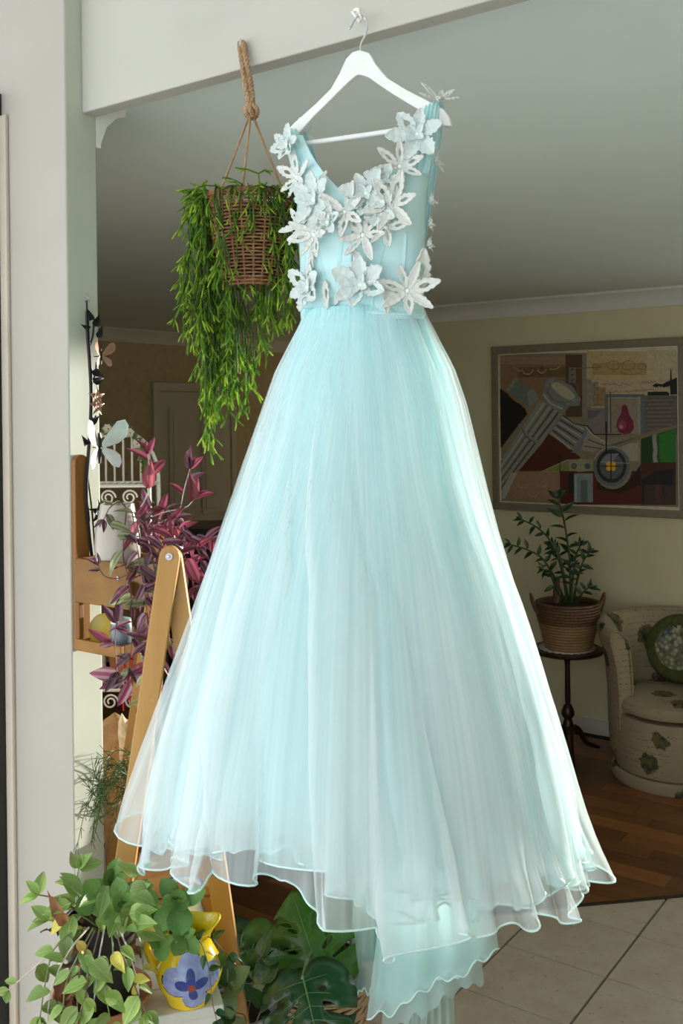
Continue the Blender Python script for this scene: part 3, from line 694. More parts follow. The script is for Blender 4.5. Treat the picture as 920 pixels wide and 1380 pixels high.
fs += [(0, 1, 3, 2), (4 * (nn_ - 1), 4 * (nn_ - 1) + 2, 4 * (nn_ - 1) + 3, 4 * (nn_ - 1) + 1)]
mb.add(vsl, fs); mb.build('hanger_body', M['hang'], hang, recalc=True, bevel=.002)
mb = MB(); mb.tube([hp(*z3(160, 602)), hp(*z3(790, 512))], .0045, 12); mb.build('trouser_bar', M['hang'], hang)
hk = [(448, 214), (447, 190), (452, 172), (464, 150), (474, 120), (474, 92), (466, 74), (452, 63), (436, 66), (420, 84), (410, 104), (402, 118)]
mb = MB(); mb.tube([hp(*z3(*q)) for q in hk], .0017, 8); mb.ball(hp(*z3(402, 118)), .0021, 8); mb.build('wire_hook', M['chrome'], hang)
# the screw hook in the beam that carries it
def hface(px, py): return pv(px, py, 0)
hkp = hp(*z3(452, 60)); hroot = hface(480, 16); vd = -V
sh = thing('screw_hook', 'small white screw hook in beam above the gown', 'hook', hroot)
mb = MB(); b0 = hroot; tip = hkp - ZU * .004
mb.tube([b0 + V * .008, b0, b0 - V * .012 - ZU * .004, b0.lerp(tip, .55) - ZU * .012, tip - ZU * .002 - V * .001, tip - V * .007 + ZU * .003, tip - V * .010 + ZU * .012], .0021, 8)
mb.build('hook_wire', M['hang'], sh); mb = MB(); mb.tube([b0 + V * .001, b0 - V * .003], .006, 12); mb.build('base_collar', M['hang'], sh)
# ================================================================== leaves
def leaf_mesh(name, mat, w_=.22, tip=1.0, fold=.25, curl=.2, ny=9, nx=5, base=.5, wave_=0, thick=0.0, pinch=1.0):
    def pt(i, j):
        t = j; x = (i - .5) * 2
        ww = w_ * (math.sin(PI * t ** base) ** pinch) * (1 - .15 * t ** tip) + .006
        z = curl * (-(t * t)) + .1 * t + abs(x) * ww * fold * 1.5 + wave_ * math.sin(t * 14 + x) * abs(x)
        return Vector((x * ww, t, z))
    mb = MB(); mb.grid(pt, nx, ny)
    if thick:
        n0 = len(mb.v); mb.grid(lambda i, j: pt(1 - i, j) - Vector((0, 0, thick * math.sin(PI * j) * (1 - (2 * i - 1) ** 2) + .002)), nx, ny)
    return mb.mesh(name, mat)
g = lambda r, gg, b: (r, gg, b, 1)
M['trad'] = leafmat('purple_striped_leaf', [(0, g(.10, .012, .04)), (.05, g(.13, .018, .06)), (.08, g(.17, .12, .13)), (.13, g(.16, .11, .12)), (.17, g(.11, .012, .05)), (1, g(.07, .008, .03))], .3, .32, .35)
M['trad_pink'] = leafmat('pink_leaf', [(0, g(.08, .02, .03)), (.04, g(.26, .05, .09)), (.12, g(.34, .09, .12)), (.17, g(.19, .025, .06)), (1, g(.15, .02, .05))], .3, .45, .3)
M['trad_green'] = leafmat('olive_striped_leaf', [(0, g(.12, .14, .06)), (.06, g(.20, .22, .10)), (.12, g(.30, .31, .17)), (.18, g(.12, .10, .06)), (1, g(.10, .08, .05))], .3, .3, .25)
M['hoya'] = leafmat('light_green_leaf', [(0, g(.36, .46, .16)), (.03, g(.22, .34, .08)), (.2, g(.26, .40, .10)), (.35, g(.40, .50, .20))], .35, .28, .35)
M['yellow_leaf'] = leafmat('yellow_leaf', [(0, g(.7, .58, .12)), (1, g(.72, .56, .10))], .5, .3, .2)
M['dry_leaf'] = leafmat('dry_brown_leaf', [(0, g(.20, .085, .035)), (1, g(.26, .12, .05))], .8, .2, .35)
M['jade'] = leafmat('jade_leaf', [(0, g(.22, .38, .10)), (.3, g(.18, .34, .09)), (.42, g(.30, .34, .12))], .25, .15, .3)
M['dark_leaf'] = leafmat('dark_green_leaf', [(0, g(.06, .15, .03)), (.02, g(.03, .08, .018)), (1, g(.03, .085, .02))], .25, .12, .3)
M['zz'] = leafmat('glossy_dark_leaf', [(0, g(.03, .07, .02)), (1, g(.016, .048, .013))], .22, .08, .3)
M['philo'] = leafmat('pale_green_round_leaf', [(0, g(.26, .34, .15)), (1, g(.20, .28, .12))], .4, .2, .2)
M['stem_p'] = plain('purple_stem', (.14, .06, .06, 1), .5, .3, 60)
M['stem_w'] = plain('pale_stem', (.55, .46, .42, 1), .5, .3, 60)
M['stem_g'] = plain('green_stem', (.20, .26, .09, 1), .5, .3, 60)
M['stem_b'] = plain('brown_stem', (.16, .10, .06, 1), .7, .3, 60)
L = {}
for nm, mt in (('trad', 'trad'), ('pink', 'trad_pink'), ('olive', 'trad_green')):
    L[nm] = [leaf_mesh('leaf', M[mt], w_, 1, f, c, base=.72, pinch=.9) for w_, f, c in ((.20, .35, .25), (.23, .2, .45), (.17, .55, .1))]
L['hoya'] = [leaf_mesh('leaf', M['hoya'], w_, 1, f, c, base=.72, pinch=.85) for w_, f, c in ((.30, .25, .25), (.34, .12, .4), (.26, .4, .1))]
L['yellow'] = [leaf_mesh('leaf', M['yellow_leaf'], .28, 1, .3, .4, base=.75)]
L['dry'] = [leaf_mesh('leaf', M['dry_leaf'], .24, 1, .5, .9, base=.8, wave_=.12)]
L['jade'] = [leaf_mesh('leaf', M['jade'], w_, 1, f, c, base=1.25, pinch=.62, thick=.07, nx=7) for w_, f, c in ((.38, .12, .1), (.42, .16, -.1), (.34, .1, .2))]
L['dark'] = [leaf_mesh('leaf', M['dark_leaf'], .32, 1, .2, .3, base=.65)]
L['zz'] = [leaf_mesh('leaf', M['zz'], w_, 1, .3, c, base=.8, nx=3, ny=6) for w_, c in ((.19, .2), (.22, .4))]
L['philo'] = [leaf_mesh('leaf', M['philo'], .42, 1, .12, .3, base=.72, pinch=.7)]
TOCAM = lambda p: (EYE - p).normalized()
rl = random.Random(5)
def rvec(s=1): return Vector((rl.uniform(-s, s), rl.uniform(-s, s), rl.uniform(-s, s)))
def leafat(kind, p, d, size, parent, nrm=None, spread=.5):
    n = (nrm if nrm is not None else TOCAM(p) * .8 + ZU * .7) + rvec(spread)
    return place(rl.choice(L[kind]), 'leaf', frame(p, d, n, size), parent)
def spline(pts, n):
    pts = [Vector(p) for p in pts]
    if len(pts) == 2: return [pts[0].lerp(pts[1], k / (n - 1)) for k in range(n)]
    q = [2 * pts[0] - pts[1]] + pts + [2 * pts[-1] - pts[-2]]; out = []; m = len(pts) - 1
    for k in range(n):
        t = k / (n - 1) * m; i = min(int(t), m - 1); f = t - i; a, b, c, d = q[i:i + 4]
        out.append(.5 * ((2 * b) + (c - a) * f + (2 * a - 5 * b + 4 * c - d) * f * f + (3 * b - 3 * c + d - a) * f ** 3))
    return out
def vine(parent, pts, kinds, size, step, stem='stem_g', r=.0016, ang=60, start=.0, jit=.3, tipleaf=True, droop=0.0, n=None):
    """stem through px points (px,py,Y); leaves alternate along it; step and size in metres"""
    w3 = [P(*p) for p in pts]; ln = sum((b - a).length for a, b in zip(w3, w3[1:])); n = n or max(8, int(ln / .012))
    sp = spline(w3, n); mb = MB(); mb.tube(sp, [r * (1 - .4 * k / n) for k in range(n)], 5); s = mb.build('stem', M[stem], parent)
    acc = 0; side = 1
    for k in range(1, n):
        acc += (sp[k] - sp[k - 1]).length
        if k / n < start: acc = 0; continue
        if acc >= step:
            acc = 0; side = -side; t = (sp[k] - sp[k - 1]).normalized(); vw = TOCAM(sp[k]); lat = t.cross(vw).normalized() * side
            a = math.radians(ang + rl.uniform(-25, 25)); d = t * math.cos(a) + lat * math.sin(a) + rvec(jit) - ZU * droop
            leafat(rl.choice(kinds), sp[k], d, size * rl.uniform(.7, 1.2), s)
    if tipleaf:
        t = (sp[-1] - sp[-3]).normalized()
        for k in (-1, 0, 1): leafat(rl.choice(kinds), sp[-1], t + t.cross(TOCAM(sp[-1])) * k * .6 + rvec(.1), size * (.8 if k else .6), s)
    return s

# ================================================================== hanging basket with mistletoe cactus
BY = 1.80
bc = P(338, 268, BY); rimr = 59 / F * BY; botr = 34 / F * BY; bh = (388 - 268) / F * BY
bk = thing('hanging_basket', 'brown wicker hanging basket on a knotted jute rope', 'basket', bc - ZU * bh)
def wick(name, c1, c2):
    m, nt, bs = nodes(name); n = noise(nt, coord(nt, (1, 1, 1)), 70, 4); oi = None
    c = ramp(nt, n, [(.3, c1), (.7, c2)]); nt.links.new(c, bs.inputs['Base Color']); bs.inputs['Roughness'].default_value = .55; return m
M['wicker'] = wick('brown_wicker', (.20, .085, .035, 1), (.36, .17, .075, 1)); M['jute'] = wick('jute_rope', (.30, .18, .09, 1), (.46, .30, .16, 1))
M['soil'] = plain('soil', (.03, .02, .014, 1), .95, .4, 90)
nst = 22; nrow = 27
def bprof(t): return lerp(botr, rimr, min(1, t ** .62)) if t < 1 else rimr
mb = MB()
for k in range(nst):
    a = 2 * PI * k / nst
    mb.tube([bc + Vector((math.cos(a) * bprof(t), math.sin(a) * bprof(t), (t - 1) * bh)) for t in [i / 8 for i in range(9)]], .0018, 5)
mb.build('stake', M['wicker'], bk)
for r_ in range(nrow):
    t = (r_ + .5) / nrow; rr = bprof(t); mb = MB()
    mb.tube([bc + Vector((math.cos(a) * (rr + .0024 * math.cos(a * nst / 2 + PI * r_)), math.sin(a) * (rr + .0024 * math.cos(a * nst / 2 + PI * r_)), (t - 1) * bh)) for a in [2 * PI * i / 88 for i in range(88)]], .0019, 5, closed=True)
    mb.build('wicker_strand', M['wicker'], bk)
mb = MB()
for k in range(2): mb.tube([bc + Vector((math.cos(a) * (rimr + .002), math.sin(a) * (rimr + .002), .002 + .0025 * math.sin(a * 20 + PI * k))) for a in [2 * PI * i / 120 for i in range(120)]], .0028, 5, closed=True)
mb.build('rim', M['wicker'], bk)
mb = MB(); mb.lathe([(.0001, -bh * .98), (botr * .97, -bh * .98), (botr, -bh * .9)] , bc, 24); mb.build('base', M['wicker'], bk)
mb = MB(); mb.lathe([(.0001, -.015), (rimr * .93, -.02), (rimr * .93, -.03), (botr * .9, -bh * .95)], bc, 24); mb.build('liner', M['soil'], bk)
def twist(mb, pts, r, n=60, turns=14, strands=3):
    sp = spline(pts, n)
    for s in range(strands):
        out = []
        for k, p in enumerate(sp):
            t = (sp[min(k + 1, n - 1)] - sp[max(k - 1, 0)]).normalized(); x = t.orthogonal().normalized(); y = t.cross(x); a = 2 * PI * (turns * k / n + s / strands)
            out.append(p + (x * math.cos(a) + y * math.sin(a)) * r * .55)
        mb.tube(out, r * .62, 5)
knot = P(338, 150, BY)
for px, py, oy in ((293, 268, .02), (325, 270, -.055), (386, 270, .03)):
    mb = MB(); e = P(px, py, BY + oy); twist(mb, [knot + (e - knot) * .03, e], .0024, 50, 16); twist(mb, [e, e - ZU * .018], .0045, 16, 3); mb.build('rope', M['jute'], bk)
hkp2 = hface(332, 64)
mb = MB(); topp = hkp2 - V * .012 + ZU * .0
twist(mb, [knot + ZU * .002, P(332, 120, 1.80), topp - U * .004 - ZU * .004, topp + ZU * .003, topp + U * .004 - ZU * .004, P(338, 118, 1.802), knot + U * .003], .0056, 110, 22); mb.build('rope_loop', M['jute'], bk)
mb = MB()
for k, (a0, rr) in enumerate(((0, .010), (1.1, .0115), (2.2, .010))):
    ax = Vector((math.cos(a0), math.sin(a0), .5)).normalized(); x = ax.orthogonal().normalized(); y = ax.cross(x)
    twist(mb, [knot + U * .001 * k + (x * math.cos(t) + y * math.sin(t)) * rr for t in [2 * PI * i / 10 for i in range(11)]], .0048, 40, 6)
mb.build('knot', M['jute'], bk)
sh2 = thing('screw_hook', 'small metal screw hook in the beam holding the jute rope loop', 'hook', hkp2)
mb = MB(); mb.tube([hkp2 + V * .01, hkp2 - V * .004, hkp2 - V * .010 - ZU * .003, hkp2 - V * .017, hkp2 - V * .017 + ZU * .011], .0018, 8); mb.build('hook_wire', M['chrome'], sh2)

cac = thing('trailing_cactus', 'green mistletoe cactus with long forked stems trailing out of the hanging basket', 'plant', bc)
def cactm(nm, c, tr): return plain(nm, c, .6, .25, 25, trans=tr, spec=.25)
CM = [cactm('cactus_dark', (.06, .12, .022, 1), .3), cactm('cactus_mid', (.17, .34, .03, 1), .5), cactm('cactus_tip', (.46, .62, .07, 1), .55)]
rc = random.Random(12)
def cstrand(path, seglen, dens, young):
    mb = MB(); n = max(6, int(sum((b - a).length for a, b in zip(path, path[1:])) / .009)); sp = spline(path, n)
    mb.tube(sp, .0012, 4, 0)
    def shoot(p, d, depth):
        d = (d + Vector((rc.uniform(-.25, .25), rc.uniform(-.25, .25), -.25))).normalized(); l = seglen * rc.uniform(.6, 1.25); q = p + d * l
        mid = p.lerp(q, .5) + Vector((rc.uniform(-1, 1), rc.uniform(-1, 1), 0)) * l * .05
        last = depth == 0; mb.tube([p, mid, q], [.0013, .0017, .0014], 4, 2 if last and rc.random() < young else 1)
        if not last:
            for s in range(rc.choice((1, 2, 2, 3))):
                shoot(q, d + Vector((rc.uniform(-.75, .75), rc.uniform(-.6, .6), rc.uniform(-.5, .1))), depth - 1)
    for k in range(3, n):
        if rc.random() < dens * (.45 + .55 * k / n):
            t = (sp[k] - sp[k - 1]).normalized(); shoot(sp[k], t + Vector((rc.uniform(-.9, .9), rc.uniform(-.8, .8), rc.uniform(-.3, .2))), rc.choice((0, 1, 1, 2)))
    shoot(sp[-1], Vector((rc.uniform(-.4, .4), rc.uniform(-.3, .3), -1)), 1)
    return mb.build('stem', CM, cac, sharp=False)
def strand_to(a, ex, ey, dY, lift, dens=.45, seg=.020, young=.5):
    e = bc + Vector((math.cos(a) * rimr * .9, math.sin(a) * rimr * .9, -.005)); o = Vector((math.cos(a), math.sin(a), 0))
    b = e + o * (.012 + lift) + ZU * (.006 + lift * .5); end = P(ex, ey, BY + dY)
    drop = b.z - end.z; c = b + (end - b) * .3 + o * lift * .9 + Vector((0, 0, drop * .08)); d2 = b.lerp(end, .7); d2.x = lerp(d2.x, end.x, .6); d2.y = lerp(d2.y, end.y, .6)
    cstrand([e, b, c, d2, end], seg, dens, young)
for k in range(54):                      # the long left curtain
    ey = rc.choice((rc.uniform(440, 590), rc.uniform(500, 595), rc.uniform(380, 500)))
    lo_, hi_ = interp(ey, [380, 450, 520, 590], [242, 246, 256, 276]), interp(ey, [380, 450, 520, 590], [322, 348, 345, 330])
    ex = rc.uniform(lo_, hi_); a = PI + rc.uniform(-1.2, .55); strand_to(a, ex, ey - 15, rc.uniform(-.05, .04), rc.uniform(0, .008), .42)
for k in range(8): strand_to(PI + rc.uniform(-.9, .4), rc.uniform(246, 284), rc.uniform(310, 400), rc.uniform(-.04, .03), rc.uniform(.0, .014), .3, .022)
for k in range(5): strand_to(PI * 1.32 + rc.uniform(-.2, .3), rc.uniform(290, 330), rc.uniform(340, 420), -.075, rc.uniform(.0, .01), .22, .024, .3)
for k in range(20): strand_to(rc.uniform(-1.3, .9), rc.uniform(352, 398), rc.uniform(360, 432), rc.uniform(-.06, .03), rc.uniform(.0, .012), .42)
for k in range(9): strand_to(PI * 1.72 + rc.uniform(-.3, .3), rc.uniform(355, 396), rc.uniform(290, 350), -.06, rc.uniform(.003, .012), .35)
for k in range(8): strand_to(rc.uniform(3.6, 5.6), rc.uniform(300, 350), rc.uniform(440, 530), rc.uniform(-.04, .05), rc.uniform(0, .01), .4)

# ================================================================== folding wooden plant stand
M['pine'] = wood('honey_pine', (.40, .20, .055, 1), (.55, .31, .11, 1), 'Z'); M['pine_x'] = wood('honey_pine_board', (.36, .17, .055, 1), (.52, .28, .10, 1), 'X')
M['bolt'] = plain('zinc_bolt', (.35, .36, .38, 1), .35, .1, 40, metal=.9)
SY = 1.87
stA = P(228, 752, SY); stand = thing('folding_plant_stand', 'honey coloured wooden folding A-frame plant stand beside the gown', 'plant stand', Vector((stA.x, stA.y, 0)))
def floorpt(p, q): d = q - p; return p + d * (-p.z / d.z)
back = Vector((-.085, .42, 0))
fA = P(165, 1190, SY); fB = P(322, 1380, SY + .0)
tA = P(229, 749, SY); tB = P(232, 752, SY + .022)
legd = (fA - tA).normalized()
for sft, nm in ((Vector(), 0), (back, 1)):
    a0 = tA + sft; a1 = floorpt(tA, fA) + sft; b0 = tB + sft; b1 = floorpt(tB, P(322, 1380, SY + .022)) + sft
    side = Vector((1, -.12, 0))
    for p, q in ((a0, a1), (b0, b1)):
        mb = MB(); wd = .038; ax = (q - p).normalized(); dep = Vector((0, 1, 0)); dep = (dep - ax * dep.dot(ax)).normalized(); sx = ax.cross(dep)
        # rounded top end
        prof = [p + sx * (wd / 2) * math.cos(t) - ax * (wd / 2) * math.sin(t) for t in [PI * i / 10 for i in range(11)]] + [q - sx * wd / 2, q + sx * wd / 2]
        mb.prism([v - dep * .009 for v in prof], dep * .018); lg = mb.build('leg', M['pine'], stand, smooth=False, recalc=True, bevel=.002)
        if p is a0 and not nm:
            mb = MB(); c = p - dep * .010
            mb.tube([c + dep * .002, c - dep * .002], .0068, 14); mb.build('bolt', M['bolt'], lg)
            mb = MB(); mb.ball(c - dep * .002, .0032, 8); mb.build('bolt_head', M['chrome'], lg)
            c2 = P(207, 941, SY) - dep * .0092; mb = MB(); mb.tube([c2 + dep * .003, c2 - dep * .0005], .0042, 12); mb.build('dowel_plug', M['pine_x'], lg)
def legx(z, which, off): 
    p, q = ((tA, floorpt(tA, fA)), (tB, floorpt(tB, P(322, 1380, SY + .022))))[which]; t = (p.z - z) / (p.z - q.z); return p.lerp(q, t) + off
for z in (.985, .42):
    l0, r0 = legx(z, 0, Vector()), legx(z, 1, Vector())
    for k in range(4):
        f0, f1 = k / 4 + .01, (k + 1) / 4 - .01; mb = MB()
        a, b = l0 + back * f0, r0 + back * f0; c, d = r0 + back * f1, l0 + back * f1
        mb.prism([a, b, c, d], ZU * .016); mb.build('shelf_slat', M['pine_x'], stand, smooth=False, recalc=True, bevel=.002)
    for o in (back * .03, back * .97): mb = MB(); mb.beam(l0 + o - ZU * .018, r0 + o - ZU * .018, ZU, .03, .016); mb.build('shelf_rail', M['pine_x'], stand, smooth=False, bevel=.002)

# burgundy pot with fine-leaved fern on the stand's shelf
M['burg'] = plain('burgundy_glaze', (.10, .022, .018, 1), .25, .1, 20)
pp = legx(.985, 0, Vector()).lerp(legx(.985, 1, Vector()), .36) + back * .45 + ZU * .017
bp = thing('fern_pot', 'round burgundy glazed pot on the shelf of the wooden stand', 'pot', pp)
mb = MB(); mb.lathe([(.0001, 0), (.035, 0), (.05, .02), (.056, .045), (.053, .068), (.048, .075), (.044, .075), (.045, .05), (.0001, .05)], pp, 28); mb.build('pot_body', M['burg'], bp)
mb = MB(); mb.lathe([(.0001, .066), (.046, .064)], pp, 24); mb.build('soil', M['soil'], bp)
fern = thing('wispy_fern', 'wispy dark green fern spilling from the burgundy pot', 'plant', pp + ZU * .066)
M['wisp'] = plain('fern_green', (.06, .12, .025, 1), .5, .3, 40, trans=.2)
rf = random.Random(8)
for k in range(30):
    a = rf.uniform(0, 2 * PI); o = Vector((math.cos(a), math.sin(a), 0)); l = rf.uniform(.08, .17); c0 = pp + ZU * .068 + o * .02
    if k < 17: o = (Vector((-1, rf.uniform(-.4, .3), 0))).normalized(); l = rf.uniform(.08, .15)
    pts = [c0, c0 + o * l * .3 + ZU * rf.uniform(.04, .12), c0 + o * l * .75 + ZU * rf.uniform(-.01, .14), c0 + o * l + ZU * rf.uniform(-.10, .10)]
    sp = spline(pts, 16); mb = MB(); mb.tube(sp, .0009, 4)
    for q in range(3, 16):
        t = (sp[q] - sp[q - 1]).normalized()
        for _ in range(2): d = (t + Vector((rf.uniform(-1, 1), rf.uniform(-1, 1), rf.uniform(-.8, .6)))).normalized(); mb.tube([sp[q], sp[q] + d * rf.uniform(.012, .03)], [.0009, .0006], 3)
    mb.build('frond', M['wisp'], fern, sharp=False)

# ================================================================== wall shelf with planter, on the end of the front wall
M['oak'] = wood('amber_pine', (.20, .085, .011, 1), (.34, .165, .026, 1), 'X'); M['oak_d'] = wood('amber_pine_side', (.15, .058, .010, 1), (.25, .11, .022, 1), 'Z')
zP = lambda py: HC - (py - 559.5) / F * 2.0
ws = thing('planter_shelf', 'amber wooden shelf on the wall end with planter box on top and open tray below', 'shelf', R(0.001, 0, zP(885)))
mb = MB(); prof = [(-.041, zP(886)), (-.005, zP(886)), (-.005, zP(626))] + [(-.023 + .018 * math.cos(t), zP(626) + .018 * math.sin(t)) for t in [PI * i / 8 for i in range(1, 8)]] + [(-.041, zP(626))]
mb.prism([R(0.001, v, z) for v, z in prof], U * .013); mb.build('back_board', M['oak_d'], ws, smooth=False, recalc=True, bevel=.0015)
U1 = .176; v0_, v1_ = -.046, .088; zt_, zb_ = zP(757), zP(818)
def wsb(nm, u0, u1, va, vb, z0, z1, mt='oak'):
    m_ = MB(); m_.rbox(u0, u1, va, vb, z0, z1); return m_.build(nm, M[mt], ws, smooth=False, bevel=.0015)
fbp = wsb('planter_front', .014, U1, v0_, v0_ + .012, zb_, zt_); wsb('planter_back', .014, U1, v1_ - .012, v1_, zb_, zt_)
wsb('planter_end', U1 - .012, U1, v0_ + .0122, v1_ - .0122, zb_, zt_, 'oak_d'); wsb('planter_end', .014, .026, v0_ + .0122, v1_ - .0122, zb_, zt_, 'oak_d'); wsb('planter_floor', .0262, U1 - .0122, v0_ + .0122, v1_ - .0122, zb_, zb_ + .012)
m_ = MB(); q = R(U1 - .03, v0_ - .001, zP(777)); m_.tube([q + V * .003, q - V * .001], .0035, 12); m_.build('screw', M['bolt'], fbp)
z0t, z1t = zP(885), zP(869)
wsb('tray_front', .014, .150, v0_, v0_ + .010, z0t, z1t); wsb('tray_back', .014, .150, v1_ - .010, v1_, z0t, z1t); wsb('tray_end', .140, .150, v0_ + .0102, v1_ - .0102, z0t, z1t, 'oak_d'); wsb('tray_floor', .014, .1398, v0_ + .0102, v1_ - .0102, z0t, z0t + .008)
wsb('side_stile', .014, .026, v0_ + .001, v0_ + .013, z1t + .0002, zb_ - .0002, 'oak_d')

# cream egg pot standing in the planter
M['cream'] = plain('cream_glaze', (.42, .38, .32, 1), .2, .04, 12)
pc = R(.089, .005, zP(757) - .004); kk = 2.0 / F
pot = thing('egg_pot', 'cream egg shaped ceramic pot sitting in the wooden wall planter', 'pot', pc)
pc0 = R(.089, .005, zb_ + .0125); hgt = zP(682) - pc0.z; rr0 = 31 * kk
mb = MB(); mb.lathe([(.0001, 0), (rr0 * .45, 0), (rr0 * .55, .004), (rr0 * .80, hgt * .15), (rr0 * .97, hgt * .36), (rr0 * 1.03, hgt * .54), (rr0 * .98, hgt * .72), (rr0 * .80, hgt * .92), (rr0 * .74, hgt), (rr0 * .69, hgt * .99), (rr0 * .80, hgt * .8), (rr0 * .8, hgt * .6)], pc0, 36); mb.build('pot_body', M['cream'], pot)
mb = MB(); mb.lathe([(.0001, hgt * .96), (rr0 * .5, hgt * .95), (rr0 * .72, hgt * .9)], pc0, 24); mb.build('soil', M['soil'], pot)
mb = MB()
for k in range(40): a = rl.uniform(0, 6.28); q = rl.uniform(0, .72) * rr0; mb.ball(pc0 + Vector((math.cos(a) * q, math.sin(a) * q, hgt * .965)), rl.uniform(.002, .004), 5)
o = mb.build('clay_pebbles', plain('clay_pebbles', (.32, .13, .06, 1), .8), pot); o['kind'] = 'stuff'

tr = thing('purple_wandering_plant', 'purple and pink striped trailing plant tumbling from the cream pot', 'plant', pc0 + ZU * hgt)
TY = 2.03
def tv(pts, kinds, size, step, **k): return vine(tr, [(x, y, TY + dy) for x, y, dy in pts], kinds, size, step, **k)
tv([(186, 690, 0), (198, 668, -.01), (202, 640, -.01), (199, 612, -.01)], ['pink', 'pink', 'pink', 'trad'], .050, .018, stem='stem_w', ang=40, start=.25)
tv([(215, 705, .02), (240, 690, .02), (248, 660, .02), (256, 632, .02)], ['pink', 'pink', 'trad'], .048, .020, stem='stem_w', ang=45, start=.4)
tv([(196, 700, 0), (222, 690, .0), (250, 684, .0), (262, 672, .0)], ['pink', 'pink'], .055, .03, stem='stem_w', ang=35, start=.5)
tv([(172, 688, -.02), (162, 676, -.04), (148, 684, -.05), (140, 700, -.05)], ['trad', 'olive'], .034, .02, stem='stem_p')
for pts in ([(178, 695, -.02), (200, 708, -.05), (225, 726, -.05), (250, 752, -.04), (262, 792, -.03)], [(186, 695, -.01), (215, 700, -.02), (245, 716, -.02), (268, 745, -.02), (272, 790, -.02)],
            [(182, 695, -.03), (205, 715, -.07), (222, 745, -.08), (226, 800, -.07), (228, 860, -.06)], [(185, 694, 0), (225, 706, .03), (258, 728, .04), (275, 764, .04)],
            [(190, 695, .02), (218, 690, .05), (240, 702, .06), (262, 722, .06), (285, 728, .05)], [(192, 690, .0), (215, 682, .01), (232, 694, .01), (246, 716, .0)]):
    tv(pts, ['trad', 'pink', 'trad', 'pink'], .044, .012, stem='stem_p', jit=.6, droop=.2)
for pts in ([(170, 690, -.05), (168, 712, -.09), (166, 750, -.10), (175, 790, -.10), (178, 850, -.10), (174, 900, -.10)], [(178, 690, -.05), (182, 715, -.10), (188, 760, -.11), (196, 805, -.11), (200, 860, -.11), (198, 905, -.11), (193, 950, -.10)],
            [(180, 690, -.04), (195, 716, -.09), (206, 755, -.10), (212, 800, -.10), (214, 860, -.10), (212, 920, -.10)],
            [(183, 690, -.04), (190, 740, -.08), (194, 780, -.09), (205, 830, -.09), (204, 880, -.08)]):
    tv(pts, ['trad', 'olive', 'trad', 'trad'], .046, .024, stem='stem_p', jit=.5, droop=.35, start=.15)
tv([(182, 770, -.10), (158, 780, -.10), (140, 776, -.10), (132, 762, -.10)], ['trad'], .032, .04, stem='stem_p', start=.3, droop=.4)
tv([(158, 830, -.10), (155, 865, -.10), (158, 905, -.10)], ['trad', 'trad'], .050, .018, stem='stem_p', droop=.1, ang=75)
for x, y, dx, dy, s, kd in ((160, 910, -1, .1, .062, 'trad'), (172, 912, -.8, -.35, .060, 'trad'), (178, 905, .8, .3, .050, 'pink'), (176, 918, -.5, -1, .058, 'trad'), (190, 935, .6, -.1, .045, 'olive'), (150, 865, -.9, .5, .052, 'pink'), (156, 840, -.6, .8, .046, 'trad'), (158, 838, .1, 1, .05, 'trad'), (180, 805, -.9, -.1, .058, 'olive'), (166, 815, .9, .15, .050, 'olive'), (178, 760, .9, .1, .050, 'olive'), (190, 790, .9, -.2, .04, 'olive'),
                            (158, 722, .7, .0, .04, 'olive'), (148, 706, .9, -.2, .04, 'olive'), (192, 960, .5, -.5, .05, 'trad'), (205, 905, -.9, -.1, .05, 'trad'), (200, 860, -1, .2, .045, 'trad'), (215, 772, .4, -1, .06, 'trad'), (240, 760, .3, -1, .06, 'trad'), (252, 752, .5, -1, .055, 'pink')):
    d = CR * dx + CU * dy; leafat(kd, P(x, y, TY - .10), d, s, tr, TOCAM(P(x, y, 2)) + ZU * .3, .35)
for k in range(26):      # brown, tangled inner leaves over the pot's right shoulder
    x, y = rl.uniform(172, 262), rl.uniform(690, 790)
    if x > 200 + (y - 690) * .9: continue
    leafat(rl.choice(['trad', 'dry', 'olive', 'pink']), P(x, y, TY - rl.uniform(.04, .09)), rvec(1) - ZU * .4, rl.uniform(.03, .048), tr, None, .8)

# things in the tray
def ztray(): return z0t + .0085
pcx = R(.047, .0, ztray()); ck = thing('yellow_plate', 'small yellow round dish propped in the tray of the wall shelf', 'dish', pcx)
ax = (V * -.8 + ZU * .35 + U * .2).normalized(); x_ = ax.orthogonal().normalized(); y_ = ax.cross(x_)
M['yel'] = plain('mustard_glaze', (.45, .34, .03, 1), .3); mb = MB(); rP = .031; cc = pcx + ZU * (rP * .96 + .002)
vs_ = []; 
for r_, h_ in ((.0001, 0), (.6, 0), (.95, .006), (1, .007), (1, .003), (.6, -.004), (.0001, -.004)): vs_ += [cc + (x_ * math.cos(t) + y_ * math.sin(t)) * r_ * rP + ax * h_ for t in [2 * PI * i / 28 for i in range(28)]]
mb.add(vs_, [(i * 28 + j, i * 28 + (j + 1) % 28, (i + 1) * 28 + (j + 1) % 28, (i + 1) * 28 + j) for i in range(6) for j in range(28)]); mb.build('dish_body', M['yel'], ck)
M['slate'] = plain('slate_blue_glaze', (.16, .21, .25, 1), .25); M['teal'] = plain('pale_teal_paint', (.55, .72, .68, 1), .4)
pj = R(.103, .0, ztray()); jr = thing('slate_jar', 'slate blue jar with pale lid in the tray of the wall shelf', 'jar', pj)
mb = MB(); mb.lathe([(.0001, 0), (.020, 0), (.023, .01), (.023, .04), (.021, .05), (.0001, .05)], pj, 24); mb.build('jar_body', M['slate'], jr); mb = MB(); mb.lathe([(.0001, .0505), (.022, .0505), (.0215, .058), (.008, .062), (.0001, .062)], pj, 24); mb.build('lid', M['teal'], jr)

